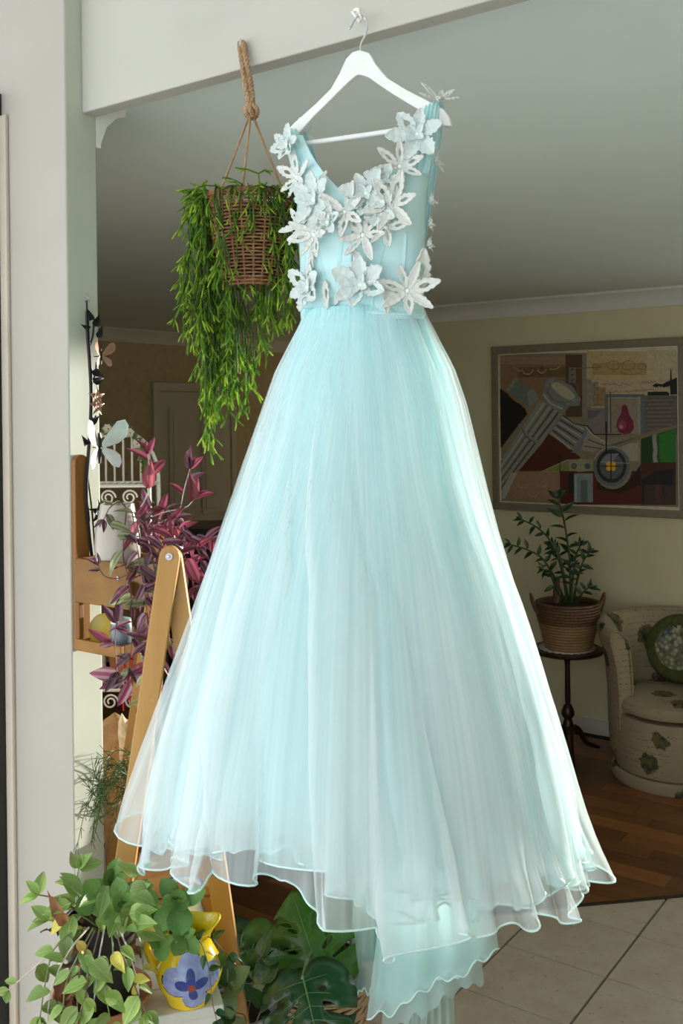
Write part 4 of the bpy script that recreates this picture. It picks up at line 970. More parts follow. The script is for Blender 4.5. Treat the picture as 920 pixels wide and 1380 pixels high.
# ================================================================== metal wall art: flowering branch with butterflies
art_ = thing('metal_branch', 'black metal flowering branch mounted on the sunlit wall end', 'wall art', pu(118, 560, .012))
M['iron'] = plain('black_iron', (.012, .012, .013, 1), .35, .2, 30, metal=.5); M['copper'] = plain('copper_flower', (.45, .24, .17, 1), .3, .2, 60, metal=.6); M['steel'] = plain('pearl_steel', (.75, .72, .68, 1), .25, .1, 60, metal=.7)
def ap(x, y, u=.014): return pu(x, y, u)
for pts, r in (([(117, 420), (118, 450), (121, 490), (123, 540), (120, 600), (116, 660), (120, 715), (124, 750)], .0042), ([(120, 470), (125, 452), (127, 430)], .0022), ([(122, 520), (128, 505), (130, 488)], .002), ([(121, 590), (126, 572), (129, 560)], .0018), ([(117, 430), (117, 405)], .002), ([(118, 640), (124, 690), (128, 740)], .002)):
    mb = MB(); mb.tube(spline([ap(x, y, .018) for x, y in pts], 24), r, 7); mb.build('branch', M['iron'], art_)
ml = {k: leaf_mesh('metal_leaf', M[k], .3, 1, .4, .5, nx=3, ny=7) for k in ('iron', 'copper', 'steel')}
def metal_flower(x, y, s, mt, n=5, u=.03):
    c = ap(x, y, u); mb = MB(); mb.ball(c, s * .22, 8); f = mb.build('metal_flower', M['steel'], art_)
    for k in range(n):
        a = 2 * PI * k / n + .3; d = U * .45 + V * math.cos(a) + ZU * math.sin(a); place(ml[mt], 'petal', frame(c, d, U, s), f)
metal_flower(129, 535, .022, 'copper'); metal_flower(130, 548, .02, 'copper'); metal_flower(131, 690, .026, 'iron', 5, .02); metal_flower(117, 402, .012, 'steel', 5, .014)
for x, y, dv, dz_, s in ((126, 440, .4, 1, .03), (122, 432, -.5, .8, .026), (131, 455, .3, 1, .028), (124, 500, .6, -.4, .03), (119, 445, -.8, .3, .025), (122, 570, .7, .6, .025), (116, 600, -.6, .7, .025), (125, 515, .9, .3, .028)):
    place(ml['iron'], 'metal_leaf', frame(ap(x, y, .018), V * dv + ZU * dz_ + U * .5, U - V * .3, s), art_)
def butterfly(x, y, s, mt, label, u=.035):
    c = ap(x, y, u); b = thing('metal_butterfly', label, 'butterfly', c, None); mb = MB(); mb.tube([c - ZU * s * .5, c, c + ZU * s * .45], [s * .04, s * .08, s * .05], 8)
    mb.tube([c + ZU * s * .45, c + ZU * s * .75 + V * s * .15], .0007, 4); mb.tube([c + ZU * s * .45, c + ZU * s * .75 - V * s * .05 + U * s * .15], .0007, 4); mb.tube([c, c - U * (u - .014)], .0012, 5); mb.build('butterfly_body', M['iron'], b)
    for sd in (-1, 1):
        for up_, sz_ in ((1, 1.0), (-1, .75)):
            out = [(0, .02), (.25, .42), (.55, .80), (.8, .86), (.92, .66), (.86, .34), (.6, .12), (.2, .0)]
            e = (V * sd * .85 + U * .45).normalized(); n_ = e.cross(ZU).normalized()
            mb = MB(); poly = [c + e * x_ * s * sz_ + ZU * (up_ * y_ * s * sz_) for x_, y_ in out]; mb.prism(poly, n_ * .0012); mb.build('wing', M[mt], b, smooth=False, recalc=True)
butterfly(136, 480, .034, 'copper', 'copper red metal butterfly perched high on the black branch'); butterfly(134, 603, .068, 'steel', 'large white metal butterfly low on the black branch')
# ================================================================== white wooden plant chair with pots
M['whitewood'] = plain('white_painted_wood', (.64, .63, .58, 1), .5, .06, 25, bstr=.05, stretch=(1, 1, .3))
sz_ = .868
cF = pz(300, 1338, sz_); cB = pz(262, 1292, sz_)              # right front and right back corner of the seat
CX = Vector((.958, .287, 0)); CY = Vector((-.287, .958, 0))
s0 = pz(302, 1354, sz_); sd, sw = .25, .275
chair = thing('white_plant_chair', 'small white wooden slat back chair used as plant bench', 'chair', Vector((s0.x - .2, s0.y + .17, 0)))
def cpt(x, y, z): return s0 + CX * x + CY * y + Vector((0, 0, z - sz_))          # x<0 goes left, y>0 goes back
def cbox(nm, x0, x1, y0, y1, z0, z1, bev=.003):
    mb = MB(); mb.box(cpt((x0 + x1) / 2, (y0 + y1) / 2, (z0 + z1) / 2), CX * ((x1 - x0) / 2), CY * ((y1 - y0) / 2), ZU * ((z1 - z0) / 2)); return mb.build(nm, M['whitewood'], chair, smooth=False, bevel=bev)
for k in range(3): cbox('seat_board', -sw, 0, k * sd / 3 + .0005, (k + 1) * sd / 3 - .0005, sz_ - .018, sz_)
cbox('apron', -sw + .005, -.005, .006, .022, sz_ - .075, sz_ - .0182); cbox('apron', -.022, -.006, .0222, sd - .04, sz_ - .075, sz_ - .0182)
for x in (-sw + .004, -.036):
    cbox('leg', x, x + .032, .0222, .054, 0, sz_ - .0184)
    cbox('leg', x, x + .032, sd - .03, sd + .002, 0, sz_ + .10)
cbox('top_rail', -sw + .037, -.037, sd - .026, sd - .006, sz_ + .065, sz_ + .097); cbox('lower_rail', -sw + .037, -.037, sd - .026, sd - .006, sz_ + .004, sz_ + .016)
for k in range(3): x = -sw + .05 + k * .06; cbox('back_slat', x, x + .03, sd - .022, sd - .010, sz_ + .0162, sz_ + .0648)

# terracotta saucer, black pot, light green trailing plant
HYp = 1.70
pb = pz(138, 1362, sz_); pb = Vector((pb.x, pb.y, sz_ + .0005))
kk = pb.y / F
sau = thing('terracotta_saucer', 'terracotta saucer under the black pot on the white chair', 'saucer', pb)
M['terra'] = plain('terracotta', (.52, .20, .095, 1), .7, .12, 25)
mb = MB(); sr = 66 * kk; mb.lathe([(.0001, 0), (sr * .78, 0), (sr * .98, .028), (sr, .034), (sr * .96, .034), (sr * .76, .006), (.0001, .006)], pb, 44); mb.build('saucer_body', M['terra'], sau)
bpot = thing('black_pot', 'matt black plastic plant pot standing in the terracotta saucer', 'pot', pb + ZU * .007)
M['blackp'] = plain('black_plastic', (.016, .016, .018, 1), .45, .2, 30)
pr = 47 * kk; ph = .158
pb2 = pb + ZU * .0065
mb = MB(); mb.lathe([(.0001, 0), (pr * .82, 0), (pr, ph * .86), (pr * 1.05, ph * .86), (pr * 1.06, ph), (pr * 1.0, ph), (pr * .97, ph * .85)], pb2, 40); mb.build('pot_body', M['blackp'], bpot)
mb = MB(); mb.lathe([(.0001, ph * .9), (pr * .98, ph * .87)], pb2, 24); mb.build('soil', M['soil'], bpot)
hoy = thing('light_green_trailing_plant', 'light green trailing houseplant spilling over the black pot toward the white wall', 'plant', pb2 + ZU * ph)
HYr = pb.y
def hv(pts, size=.05, step=.03, kinds=('hoya',), **k): return vine(hoy, [(x, y, HYr + dy) for x, y, dy in pts], list(kinds), size, step, **k)
hv([(130, 1245, 0), (100, 1225, -.02), (80, 1212, -.02), (52, 1206, -.02)], .042, .035, stem='stem_b', r=.002, start=.3)
hv([(120, 1250, -.02), (85, 1268, -.05), (60, 1292, -.06), (30, 1318, -.06), (12, 1334, -.06)], .034, .04, stem='stem_w', start=.25)
hv([(125, 1240, 0), (108, 1215, .0), (104, 1190, .0), (106, 1170, 0)], .042, .024, start=.35)
hv([(130, 1248, -.03), (104, 1232, -.05), (84, 1242, -.06), (66, 1240, -.06)], .05, .03, start=.2)
for x0, pts in enumerate(([(120, 1250, -.06), (98, 1275, -.10), (78, 1310, -.10), (66, 1350, -.10), (64, 1395, -.10)], [(125, 1252, -.06), (104, 1290, -.10), (88, 1330, -.11), (84, 1385, -.11)], [(128, 1255, -.07), (112, 1290, -.11), (104, 1340, -.11), (108, 1395, -.11)],
             [(140, 1255, -.07), (132, 1300, -.11), (128, 1340, -.11), (118, 1385, -.11)], [(150, 1255, -.07), (152, 1290, -.11), (142, 1330, -.12), (150, 1380, -.12)], [(155, 1250, -.06), (165, 1285, -.11), (178, 1320, -.11), (196, 1365, -.11)],
             [(160, 1250, -.06), (176, 1290, -.08), (186, 1330, -.09), (190, 1385, -.09)], [(115, 1250, -.05), (88, 1262, -.08), (70, 1285, -.09), (60, 1330, -.09), (54, 1370, -.09)], [(135, 1250, -.07), (120, 1310, -.115), (112, 1355, -.115), (96, 1390, -.115)])):
    hv(pts, .041, .023, ('hoya',) * 6 + ('yellow',) if x0 % 3 else ('hoya', 'hoya', 'hoya', 'yellow', 'dry'), stem=('stem_w', 'stem_g', 'stem_b')[x0 % 3], jit=.5, droop=.25, start=.12)
hv([(180, 1245, -.04), (190, 1275, -.06), (192, 1320, -.06), (180, 1345, -.06)], .03, .03, ('yellow',), stem='stem_g', start=.4)
hv([(150, 1240, -.0), (160, 1215, .0), (175, 1195, .0), (192, 1172, .0)], .036, .03, start=.5)
for k in range(40):
    x, y = rl.uniform(88, 190), rl.uniform(1200, 1258); leafat(rl.choice(['hoya', 'hoya', 'hoya', 'dry', 'yellow'] if y > 1235 else ['hoya']), P(x, y, HYr + rl.uniform(-.09, .04)), Vector(((x - 140) / 60, rl.uniform(-.8, .2), rl.uniform(-.5, .8))) + rvec(.4), rl.uniform(.032, .05), hoy, None, .6)
for k in range(14):
    x, y = rl.uniform(76, 112), rl.uniform(1250, 1345); leafat('dry', P(x, y, HYr + rl.uniform(-.09, -.02)), rvec(1) - ZU * .5, rl.uniform(.03, .045), hoy, None, .9)

# yellow jug with a blue painted flower
jb = pz(255, 1346, sz_); jb = Vector((jb.x, jb.y, sz_ + .0005)); jk = jb.y / F
M['jug'] = plain('yellow_glaze', (.80, .58, .018, 1), .16, .08, 14)
jug = thing('flower_jug', 'yellow ceramic jug with a painted blue flower on white chair seat', 'jug', jb)
jh = 92 * jk; jp = [(0, 24), (2, 28), (5, 29), (10, 31), (24, 39), (38, 43), (50, 42), (64, 34), (76, 28), (85, 27), (94, 31), (100, 35)]
JPROF = [(r * jk, h * jk) for h, r in jp]
def jrad(h): return interp(h, [h_ for r, h_ in JPROF], [r for r, h_ in JPROF])
mb = MB()
def jpt(i, j):
    a = i * 2 * PI; k = j * (len(JPROF) - 1); q = min(int(k), len(JPROF) - 2); f = k - q; r = lerp(JPROF[q][0], JPROF[q + 1][0], f); h = lerp(JPROF[q][1], JPROF[q + 1][1], f)
    top = max(0, (h / jk - 80) / 20); da = (a - 0.15 + PI) % (2 * PI) - PI; sp = math.exp(-(da / .55) ** 2) * top
    r *= 1 + .22 * sp; h += sp * 9 * jk - top * 4 * jk * (1 - math.cos(a)) * 0
    return jb + Vector((math.cos(a) * r, math.sin(a) * r, h))
mb.grid(jpt, 48, 34, True); mb.lathe([(.0001, .001), (24 * jk, .0005)], jb, 32)
mb.build('jug_body', M['jug'], jug, sharp=False, solid=.004)
mb = MB(); hp_ = [jb + Vector((-x * jk, 0, z * jk)) for x, z in ((27, 88), (40, 92), (52, 84), (56, 68), (50, 52), (42, 40))]
mb.tube(spline(hp_, 24), [.0085 - .002 * math.sin(k / 23 * PI) for k in range(24)], 10); mb.build('jug_handle', M['jug'], jug)
M['petalb'] = plain('blue_glaze', (.27, .33, .60, 1), .2, .35, 30); M['petald'] = plain('deep_blue_glaze', (.035, .06, .26, 1), .2, .3, 60); M['outl'] = plain('black_glaze_line', (.012, .015, .05, 1), .25); M['cent'] = plain('rust_glaze', (.30, .06, .03, 1), .3)
fa = math.atan2(-1, .06); 
def jsurf(x, z, o):          # x, z in px on the jug front (centre axis, base)
    h = z * jk; r = jrad(h) + o; a = math.asin(max(-.999, min(.999, x * jk / r))); d = (EYE - jb); d.z = 0; d.normalize(); s = Vector((-d.y, d.x, 0)); 
    return jb + d * r * math.cos(a) + s * r * math.sin(a) + ZU * h
fl0 = None; mo = MB()
def disc(nm, cx_, cz_, rx, rz, rot, o, mt, parent, n=22, rings=4):
    m_ = MB(); vs_ = [jsurf(cx_, cz_, o)]
    for q in range(1, rings + 1): vs_ += [jsurf(cx_ + rx * q / rings * math.cos(t) * math.cos(rot) - rz * q / rings * math.sin(t) * math.sin(rot), cz_ + rx * q / rings * math.cos(t) * math.sin(rot) + rz * q / rings * math.sin(t) * math.cos(rot), o) for t in [2 * PI * i / n for i in range(n)]]
    fs = [(0, 1 + i, 1 + (i + 1) % n) for i in range(n)] + [(1 + (q - 1) * n + i, 1 + q * n + i, 1 + q * n + (i + 1) % n, 1 + (q - 1) * n + (i + 1) % n) for q in range(1, rings) for i in range(n)]
    m_.add(vs_, fs); return m_.build(nm, M[mt], parent, sharp=False)
fcx, fcz = 3, 38
base = disc('painted_flower', fcx, fcz, 5, 5, 0, .0032, 'cent', jug)
for ang, rx, rz, dist in ((1.65, 22, 18, 20), (2.85, 20, 19, 20), (-1.35, 18, 17, 16), (.35, 21, 18, 20)):
    cxx, czz = fcx + math.cos(ang) * dist, fcz + math.sin(ang) * dist
    disc('petal_outline', cxx, czz, rx, rz, ang, .0022, 'outl', base); disc('petal', cxx, czz, rx - 1.3, rz - 1.3, ang, .0026, 'petalb', base)
    disc('petal_shade', fcx + math.cos(ang) * dist * .62, fcz + math.sin(ang) * dist * .62, rx * .5, rz * .34, ang, .0029, 'petald', base)
j2 = cpt(-.050, .165, sz_ + .0005)
jug2 = thing('white_jug', 'white jug with blue rim half hidden behind the yellow jug', 'jug', j2); M['wh'] = plain('white_glaze', (.80, .82, .85, 1), .2); M['blu'] = plain('cobalt_glaze', (.05, .12, .42, 1), .2)
mb = MB(); mb.lathe([(.0001, 0), (.03, 0), (.045, .04), (.047, .07), (.036, .105), (.036, .125), (.040, .140), (.036, .140), (.033, .12)], j2, 32); mb.build('jug_body', M['wh'], jug2)
mb = MB(); mb.tube([j2 + Vector((math.cos(a) * .0392, math.sin(a) * .0392, .1405)) for a in [2 * PI * i / 32 for i in range(32)]], .0018, 6, closed=True); mb.build('rim_band', M['blu'], jug2)
for k in range(5): mb = MB(); a = -1.2 + k * .5; q = j2 + Vector((math.cos(a) * .0468, math.sin(a) * .0468, .062)); mb.ball(q, .011, 10, 0, .9); mb.build('blue_dot', M['blu'], jug2)

# jade plant
jd = thing('jade_plant', 'jade plant with fleshy round leaves rising above the yellow jug', 'plant', jb + ZU * .09)
JY = jb.y
def rosette(x, y, dY, s, parent, n=6, tilt=.5):
    c = P(x, y, JY + dY); vw = TOCAM(c); a = vw.cross(ZU).normalized(); b = a.cross(vw).normalized(); r0 = rl.uniform(0, 6)
    for k in range(n):
        t = r0 + 2 * PI * k / n + (.5 if k >= n // 2 else 0) * 0; ring = k % 2
        d = a * math.cos(t) + b * math.sin(t) + vw * (.35 + .6 * ring) ; place(rl.choice(L['jade']), 'leaf', frame(c, d, vw * .9 + ZU * .3, s * (1.0 if not ring else .72) * rl.uniform(.85, 1.1)), parent)
    for k in range(2): place(L['jade'][0], 'leaf', frame(c, vw + a * (k - .5) * .8 + b * .3, b, s * .4), parent)
def jstem(pts, r=.004):
    mb = MB(); mb.tube(spline([P(x, y, JY + d) for x, y, d in pts], 14), r, 7); return mb.build('stem', M['stem_b'], jd)
s1 = jstem([(248, 1272, .0), (240, 1250, -.02), (238, 1232, -.035), (238, 1218, -.045)]); rosette(239, 1217, -.05, .052, s1, 7)
s2 = jstem([(246, 1270, 0), (222, 1248, .0), (190, 1236, -.02), (168, 1224, -.05)]); rosette(166, 1223, -.06, .050, s2, 7); rosette(205, 1230, -.01, .042, s2, 5); rosette(188, 1212, .0, .04, s2, 5)
s3 = jstem([(190, 1236, -.02), (165, 1212, -.01), (150, 1200, -.01)], .003); rosette(152, 1190, -.0, .05, s3, 6); rosette(132, 1215, -.03, .05, s3, 5)
s4 = jstem([(246, 1275, 0), (225, 1265, -.04), (212, 1262, -.06)], .003); rosette(214, 1270, -.06, .036, s4, 5); rosette(248, 1262, -.05, .04, s4, 5)
vine(jd, [(252, 1270, JY - .04), (268, 1268, JY - .05), (276, 1285, JY - .055), (282, 1310, JY - .055), (286, 1350, JY - .06), (292, 1375, JY - .07)], ['dark'], .026, .022, 'stem_b', .0012)
vine(jd, [(262, 1268, JY - .02), (282, 1262, JY - .02), (300, 1280, JY - .0), (308, 1288, JY)], ['dark'], .034, .03, 'stem_b', .0012)

# ================================================================== monstera, philodendron and pots under the skirt
MY = 2.0
mbx = Vector((P(430, 1380, MY).x, 2.06, 0))
M['cane'] = wick('honey_cane', (.36, .22, .11, 1), (.55, .37, .20, 1))
mbk = thing('cane_basket', 'woven honey cane basket planter under the gown hem', 'basket', mbx)
for k in range(24):
    z = .45 + k * .012 if k < 24 else 0; mb = MB(); rr = .085 + .012 * k / 24
    mb.tube([mbx + Vector((math.cos(a) * (rr + .002 * math.cos(a * 9 + PI * k)), math.sin(a) * (rr + .002 * math.cos(a * 9 + PI * k)), z)) for a in [2 * PI * i / 54 for i in range(54)]], .0055, 5, closed=True); mb.build('cane_strand', M['cane'], mbk)
mb = MB(); mb.lathe([(.0001, .0), (.075, .0), (.083, .45), (.0001, .45)], mbx, 28); mb.build('pedestal', M['cane'], mbk)
mp_ = mbx + ZU * .46
mpot = thing('monstera_pot', 'black plastic pot inside the cane basket', 'pot', mp_)
mb = MB(); mb.lathe([(.0001, 0), (.065, 0), (.078, .27), (.084, .27), (.085, .31), (.080, .31), (.075, .27)], mp_, 32); mb.build('pot_body', M['blackp'], mpot); mb = MB(); mb.lathe([(.0001, .28), (.077, .275)], mp_, 24); mb.build('soil', M['soil'], mpot)
mon = thing('monstera', 'monstera with large split dark green leaves below the gown hem', 'plant', mp_ + ZU * .28)
M['mon'] = plain('monstera_green', (.018, .058, .016, 1), .28, .25, 8, trans=.10); M['mon_lit'] = plain('monstera_lit', (.07, .18, .018, 1), .3, .25, 8, trans=.25); M['vein'] = plain('leaf_vein', (.10, .19, .05, 1), .4)  # second green is brighter to put light on the upper leaves into the colour
def monstera(cx_, cy_, Y, size, rot, mt, tilt, holes=True, splits=True, seed=0):
    """heart-shaped leaf: outline with deep splits, oval holes, raised veins; unit y runs to the tip"""
    r = random.Random(seed); half = []
    ctl = [(0, 0), (.10, -.14), (.30, -.20), (.50, -.08), (.60, .12), (.62, .36), (.52, .62), (.34, .84), (.16, .98), (0, 1.08)]
    out = spline([Vector((x, y, 0)) for x, y in ctl], 46)
    def side(s):
        pts = []
        for k, p in enumerate(out):
            pts.append((p.x * s, p.y))
            if splits and k in (22, 28, 34) and not (s < 0 and k == 22):
                q = out[k + 1]; inn = .34 + r.uniform(-.05, .1); yb = p.y * .86 - .03
                pts += [(p.x * s * (1 - .2), p.y + .005 - (p.y - yb) * .3), (p.x * s * inn, yb), (p.x * s * (inn - .03), yb + .025), (q.x * s * .8, q.y + .01 - (q.y - yb) * .3 + .035)]
        return pts
    poly = side(1) + side(-1)[::-1][1:-1]
    bm = bmesh.new(); loops = [poly]
    if holes:
        for hx, hy, a, l in ((.22, .34, .5, .10), (-.24, .40, -.5, .09), (.14, .58, .7, .07), (-.15, .62, -.7, .07), (-.20, .18, -.2, .06)):
            loops.append([(hx + math.cos(t) * l * math.cos(a) - math.sin(t) * l * .32 * math.sin(a), hy + math.cos(t) * l * math.sin(a) + math.sin(t) * l * .32 * math.cos(a)) for t in [2 * PI * i / 12 for i in range(12)]])
    es_ = []
    for lp in loops:
        vv = [bm.verts.new((x, y, 0)) for x, y in lp]; es_ += [bm.edges.new((vv[i], vv[(i + 1) % len(vv)])) for i in range(len(vv))]
    bmesh.ops.triangle_fill(bm, edges=es_, use_beauty=True, use_dissolve=False)
    bmesh.ops.subdivide_edges(bm, edges=[e for e in bm.edges if e.calc_length() > .14], cuts=2); bmesh.ops.triangulate(bm, faces=bm.faces)
    zf = lambda x, y: -.22 * (abs(x) ** 1.6) * 1.2 - .18 * (y - .3) ** 2 + .018 * math.cos(y * 26 - abs(x) * 12) * min(1, abs(x) * 4)
    c = P(cx_, cy_, Y); vw = TOCAM(c); a_ = vw.cross(ZU).normalized(); b_ = a_.cross(vw).normalized() * 1
    if b_.z < 0: b_ = -b_
    d = b_ * math.cos(rot) + a_ * -math.sin(rot); d = (d * 1 + vw * tilt).normalized()
    m4 = frame(c, d, vw - d * vw.dot(d), size)
    for v_ in bm.verts: v_.co.z = zf(v_.co.x, v_.co.y)
    bm.transform(m4); me = bpy.data.meshes.new('leaf_blade'); off = OFF[mon.name]
    for v_ in bm.verts: v_.co -= off
    bmesh.ops.recalc_face_normals(bm, faces=bm.faces); bm.to_mesh(me); bm.free(); me.materials.append(M[mt]); me.polygons.foreach_set('use_smooth', [True] * len(me.polygons))
    o = bpy.data.objects.new('leaf', me); COL.objects.link(o); o.parent = mon; OFF[o.name] = off
    md = o.modifiers.new('solid', 'SOLIDIFY'); md.thickness = .0009
    vb = MB(); tf = lambda x, y: m4 @ Vector((x, y, zf(x, y) + .006))
    vb.tube([tf(0, t) for t in [i / 12 for i in range(13)]], [.010 * size * (1.2 - t / 12) + .0002 for t in range(13)], 6)
    for yy in (.06, .2, .36, .52, .68):
        for s in (-1, 1): vb.tube([tf(s * .5 * (1 - yy * .45) * q, yy + .12 * q - (.14 * q if yy < .1 else 0)) for q in (0, .25, .5, .75, .95)], [.0042 * size] * 3 + [.003 * size, .001 * size], 5)
    vb.build('midrib', M['vein'], o)
    pb_ = m4 @ Vector((0, 0, 0)); st = MB(); st.tube(spline([mp_ + ZU * .28 + Vector((r.uniform(-.02, .02), r.uniform(-.02, .02), 0)), (mp_ + ZU * .33).lerp(pb_, .5) + ZU * .02, pb_ - vw * .01, pb_], 14), .0032, 6); st.build('petiole', M['stem_g'], mon)
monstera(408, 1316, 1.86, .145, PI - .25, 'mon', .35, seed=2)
monstera(432, 1318, 1.93, .155, -.35, 'mon_lit', -.05, seed=5)
monstera(370, 1250, 2.02, .12, PI - .1, 'mon_lit', .1, seed=7)
monstera(476, 1228, 2.10, .115, PI - .9, 'mon_lit', .1, False, seed=9)
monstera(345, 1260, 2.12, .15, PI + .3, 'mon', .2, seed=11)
monstera(440, 1215, 2.14, .13, PI + .2, 'mon_lit', .2, True, seed=13)
ph_ = Vector((P(335, 1390, 1.9).x - .02, 1.955, 0))
ppot = thing('grey_pot', 'tall grey pot on the floor behind the white chair', 'pot', ph_); M['greyp'] = plain('grey_pot', (.35, .34, .33, 1), .6)
mb = MB(); mb.lathe([(.0001, 0), (.06, 0), (.068, .72), (.072, .74), (.066, .74), (.06, .7)], ph_, 28); mb.build('pot_body', M['greyp'], ppot); mb = MB(); mb.lathe([(.0001, .715), (.064, .71)], ph_, 24); mb.build('soil', M['soil'], ppot)
phl = thing('round_leaf_plant', 'climbing plant with pale round leaves beside the stand leg', 'plant', ph_ + ZU * .71)
for pts in ([(330, 1398, 1.93), (338, 1340, 1.90), (345, 1300, 1.89), (352, 1290, 1.89)], [(328, 1398, 1.92), (318, 1350, 1.88), (306, 1325, 1.86)], [(334, 1398, 1.92), (330, 1370, 1.87), (318, 1365, 1.86)], [(336, 1398, 1.92), (352, 1360, 1.87), (360, 1330, 1.87), (330, 1325, 1.87)]):
    vine(phl, pts, ['philo', 'philo', 'dark'], .062, .045, 'stem_b', .0016, jit=.4, start=.2)

# ================================================================== behind: white wire rack, plush throw, flowers
RY = 2.78
M['wire'] = plain('white_wire', (.85, .85, .82, 1), .35, .03, 20)
rc0 = P(160, 1380, RY); rack = thing('wire_rack', 'white wrought wire display rack with arched top in sunlight', 'rack', Vector((rc0.x, RY, 0)))
rx, rd = .115, .14; X0 = P(146, 700, RY).x
def rk(x, y, z): return Vector((X0 + x, RY + y, z))
ztop = P(165, 582, RY).z
for x in (-rx, rx):
    for y in (0, rd): mb = MB(); mb.tube([rk(x, y, 0), rk(x, y, 1.72)], .006, 8); mb.build('post', M['wire'], rack)
mb = MB(); mb.tube([rk(rx * math.cos(t), rd, 1.72 + (ztop - 1.72) * math.sin(t)) for t in [PI * i / 16 for i in range(17)]], .006, 8); mb.build('arch', M['wire'], rack)
shz = [P(165, 655, RY).z, P(165, 930, RY).z, P(165, 1190, RY).z, .2]
for k in range(1, 9):
    x = -rx + 2 * rx * k / 9; mb = MB(); mb.tube([rk(x, rd, shz[0]), rk(x, rd, 1.72 + (ztop - 1.72) * math.sin(math.acos(x / rx)))], .0035, 6); mb.build('back_bar', M['wire'], rack)
for z in shz:
    mb = MB(); mb.tube([rk(-rx, 0, z), rk(rx, 0, z), rk(rx, rd, z), rk(-rx, rd, z)], .005, 6, closed=True)
    for k in range(1, 12): x = -rx + 2 * rx * k / 12; mb.tube([rk(x, 0, z), rk(x, rd, z)], .0022, 5)
    mb.build('shelf', M['wire'], rack)
for z in shz[:2]:
    for x in (-.06, .0, .06):
        mb = MB(); mb.tube([rk(x + math.cos(t) * .022 * (1 - t / 14), -.002, z - .032 + math.sin(t) * .022 * (1 - t / 14)) for t in [i * .45 for i in range(24)]], .0028, 5); mb.build('scroll', M['wire'], rack)
gar = thing('flower_garland', 'white blossom garland with small leaves wound over the arch of the white rack', 'garland', rk(0.02, rd - .02, ztop))
M['blos'] = plain('white_petal', (.86, .86, .80, 1), .6, .05, 40, trans=.3); bl = leaf_mesh('petal', M['blos'], .38, 1, .2, -.2, nx=3, ny=6, base=.8); M['vine'] = leafmat('garland_leaf', [(0, g(.16, .26, .07)), (1, g(.14, .24, .06))], .5, .3); vl = leaf_mesh('leaf', M['vine'], .34, 1, .2, .3, nx=3, ny=6)
gp = spline([rk(-.03, rd - .03, ztop - .0), rk(.03, rd - .03, ztop + .01), rk(.07, rd - .035, 1.80), rk(.085, rd - .03, 1.73), rk(.09, rd - .03, 1.64), rk(.09, rd - .03, 1.58)], 40)
mb = MB(); mb.tube(gp, .002, 5); gs = mb.build('stem', M['stem_g'], gar)
for k, p in enumerate(gp):
    for q in range(2): place(vl, 'leaf', frame(p, rvec(1), TOCAM(p) + rvec(.5), .022), gs)
for k in (2, 6, 10, 14):
    c = gp[k] - Vector((0, .012, 0)) + rvec(.006); mb = MB(); mb.ball(c, .004, 6); b_ = mb.build('blossom', M['yel'], gar)
    for q in range(6): t = q * 1.05; d = Vector((math.cos(t), -.6, math.sin(t))); place(bl, 'petal', frame(c, d, Vector((0, -1, .2)), .022), b_)
# things on the rack's second shelf
tb = rk(.05, .06, shz[1] + .006); ted = thing('ginger_jar', 'rust brown round lidded jar with red ribbon on the white rack', 'jar', tb); M['rust'] = plain('rust_glaze_pot', (.36, .14, .05, 1), .5, .2, 30); M['red'] = plain('red_ribbon', (.62, .015, .012, 1), .5)
mb = MB(); mb.lathe([(.0001, 0), (.04, 0), (.06, .03), (.066, .07), (.05, .11), (.035, .12), (.035, .13), (.0001, .13)], tb, 28); mb.build('jar_body', M['rust'], ted)
mb = MB(); mb.lathe([(.0001, .1305), (.038, .1305), (.03, .145), (.008, .15), (.008, .158), (.0001, .16)], tb, 28); mb.build('lid', M['rust'], ted)
mb = MB()
for s in (-1, 1): mb.tube(spline([tb + Vector((.012 * s, -.052, .112)), tb + Vector((.010 * s, -.072, .06)), tb + Vector((.008 * s - .004, -.074, .0)), tb + Vector((.012 * s, -.072, -.06))], 14), .0028, 5)
mb.build('ribbon', M['red'], ted)
tb2 = rk(-.06, .06, shz[1] + .006); tin = thing('white_canister', 'white enamel canister at the left of the rust brown jar', 'canister', tb2)
mb = MB(); mb.lathe([(.0001, 0), (.032, 0), (.034, .004), (.034, .09), (.0001, .09)], tb2, 24); mb.build('canister_body', M['wh'], tin); mb = MB(); mb.lathe([(.0001, .0905), (.0355, .0905), (.0355, .1), (.012, .108), (.0001, .11)], tb2, 24); mb.build('lid', M['wh'], tin)
# tan plush throw, rolled and standing
FY = 2.40
M['fur'] = plain('tan_plush', (.42, .26, .12, 1), .95, .35, 26, bstr=.9, detail=6); M['fleece'] = plain('cream_fleece', (.78, .68, .52, 1), .95, .2, 60, bstr=.8)
f0 = P(160, 960, FY); fz = f0.z; fx = f0.x
thr = thing('plush_throw', 'rolled tan plush throw standing upright behind the plant stand', 'throw', Vector((fx, FY, 0)))
def roll(cx0, r0, sq, bend, zt0, mt, nm, yo=0):
    def pt(i, j):
        a = i * 2 * PI; z = zt0 * (1 - j) ; cap = min(1, math.sqrt(max(0, j) / .06)) if j < .06 else 1
        r = r0 * (1 - .55 * max(0, j - .12)) * (cap if j > 0 else .02) * (1 + .10 * math.sin(3 * a + j * 7) + .05 * math.sin(7 * a + 20 * j))
        return Vector((cx0 + bend * j + math.cos(a) * r, FY + yo + math.sin(a) * r * sq, z))
    m_ = MB(); m_.grid(pt, 40, 60, True); return m_.build(nm, M[mt], thr, sharp=False)
roll(fx - .010, .052, .7, .07, fz, 'fur', 'outer_roll'); roll(fx + .034, .038, .8, .04, fz - .015, 'fur', 'inner_roll', -.01); roll(fx + .012, .018, .9, .06, fz + .004, 'fleece', 'lining_edge', -.02)
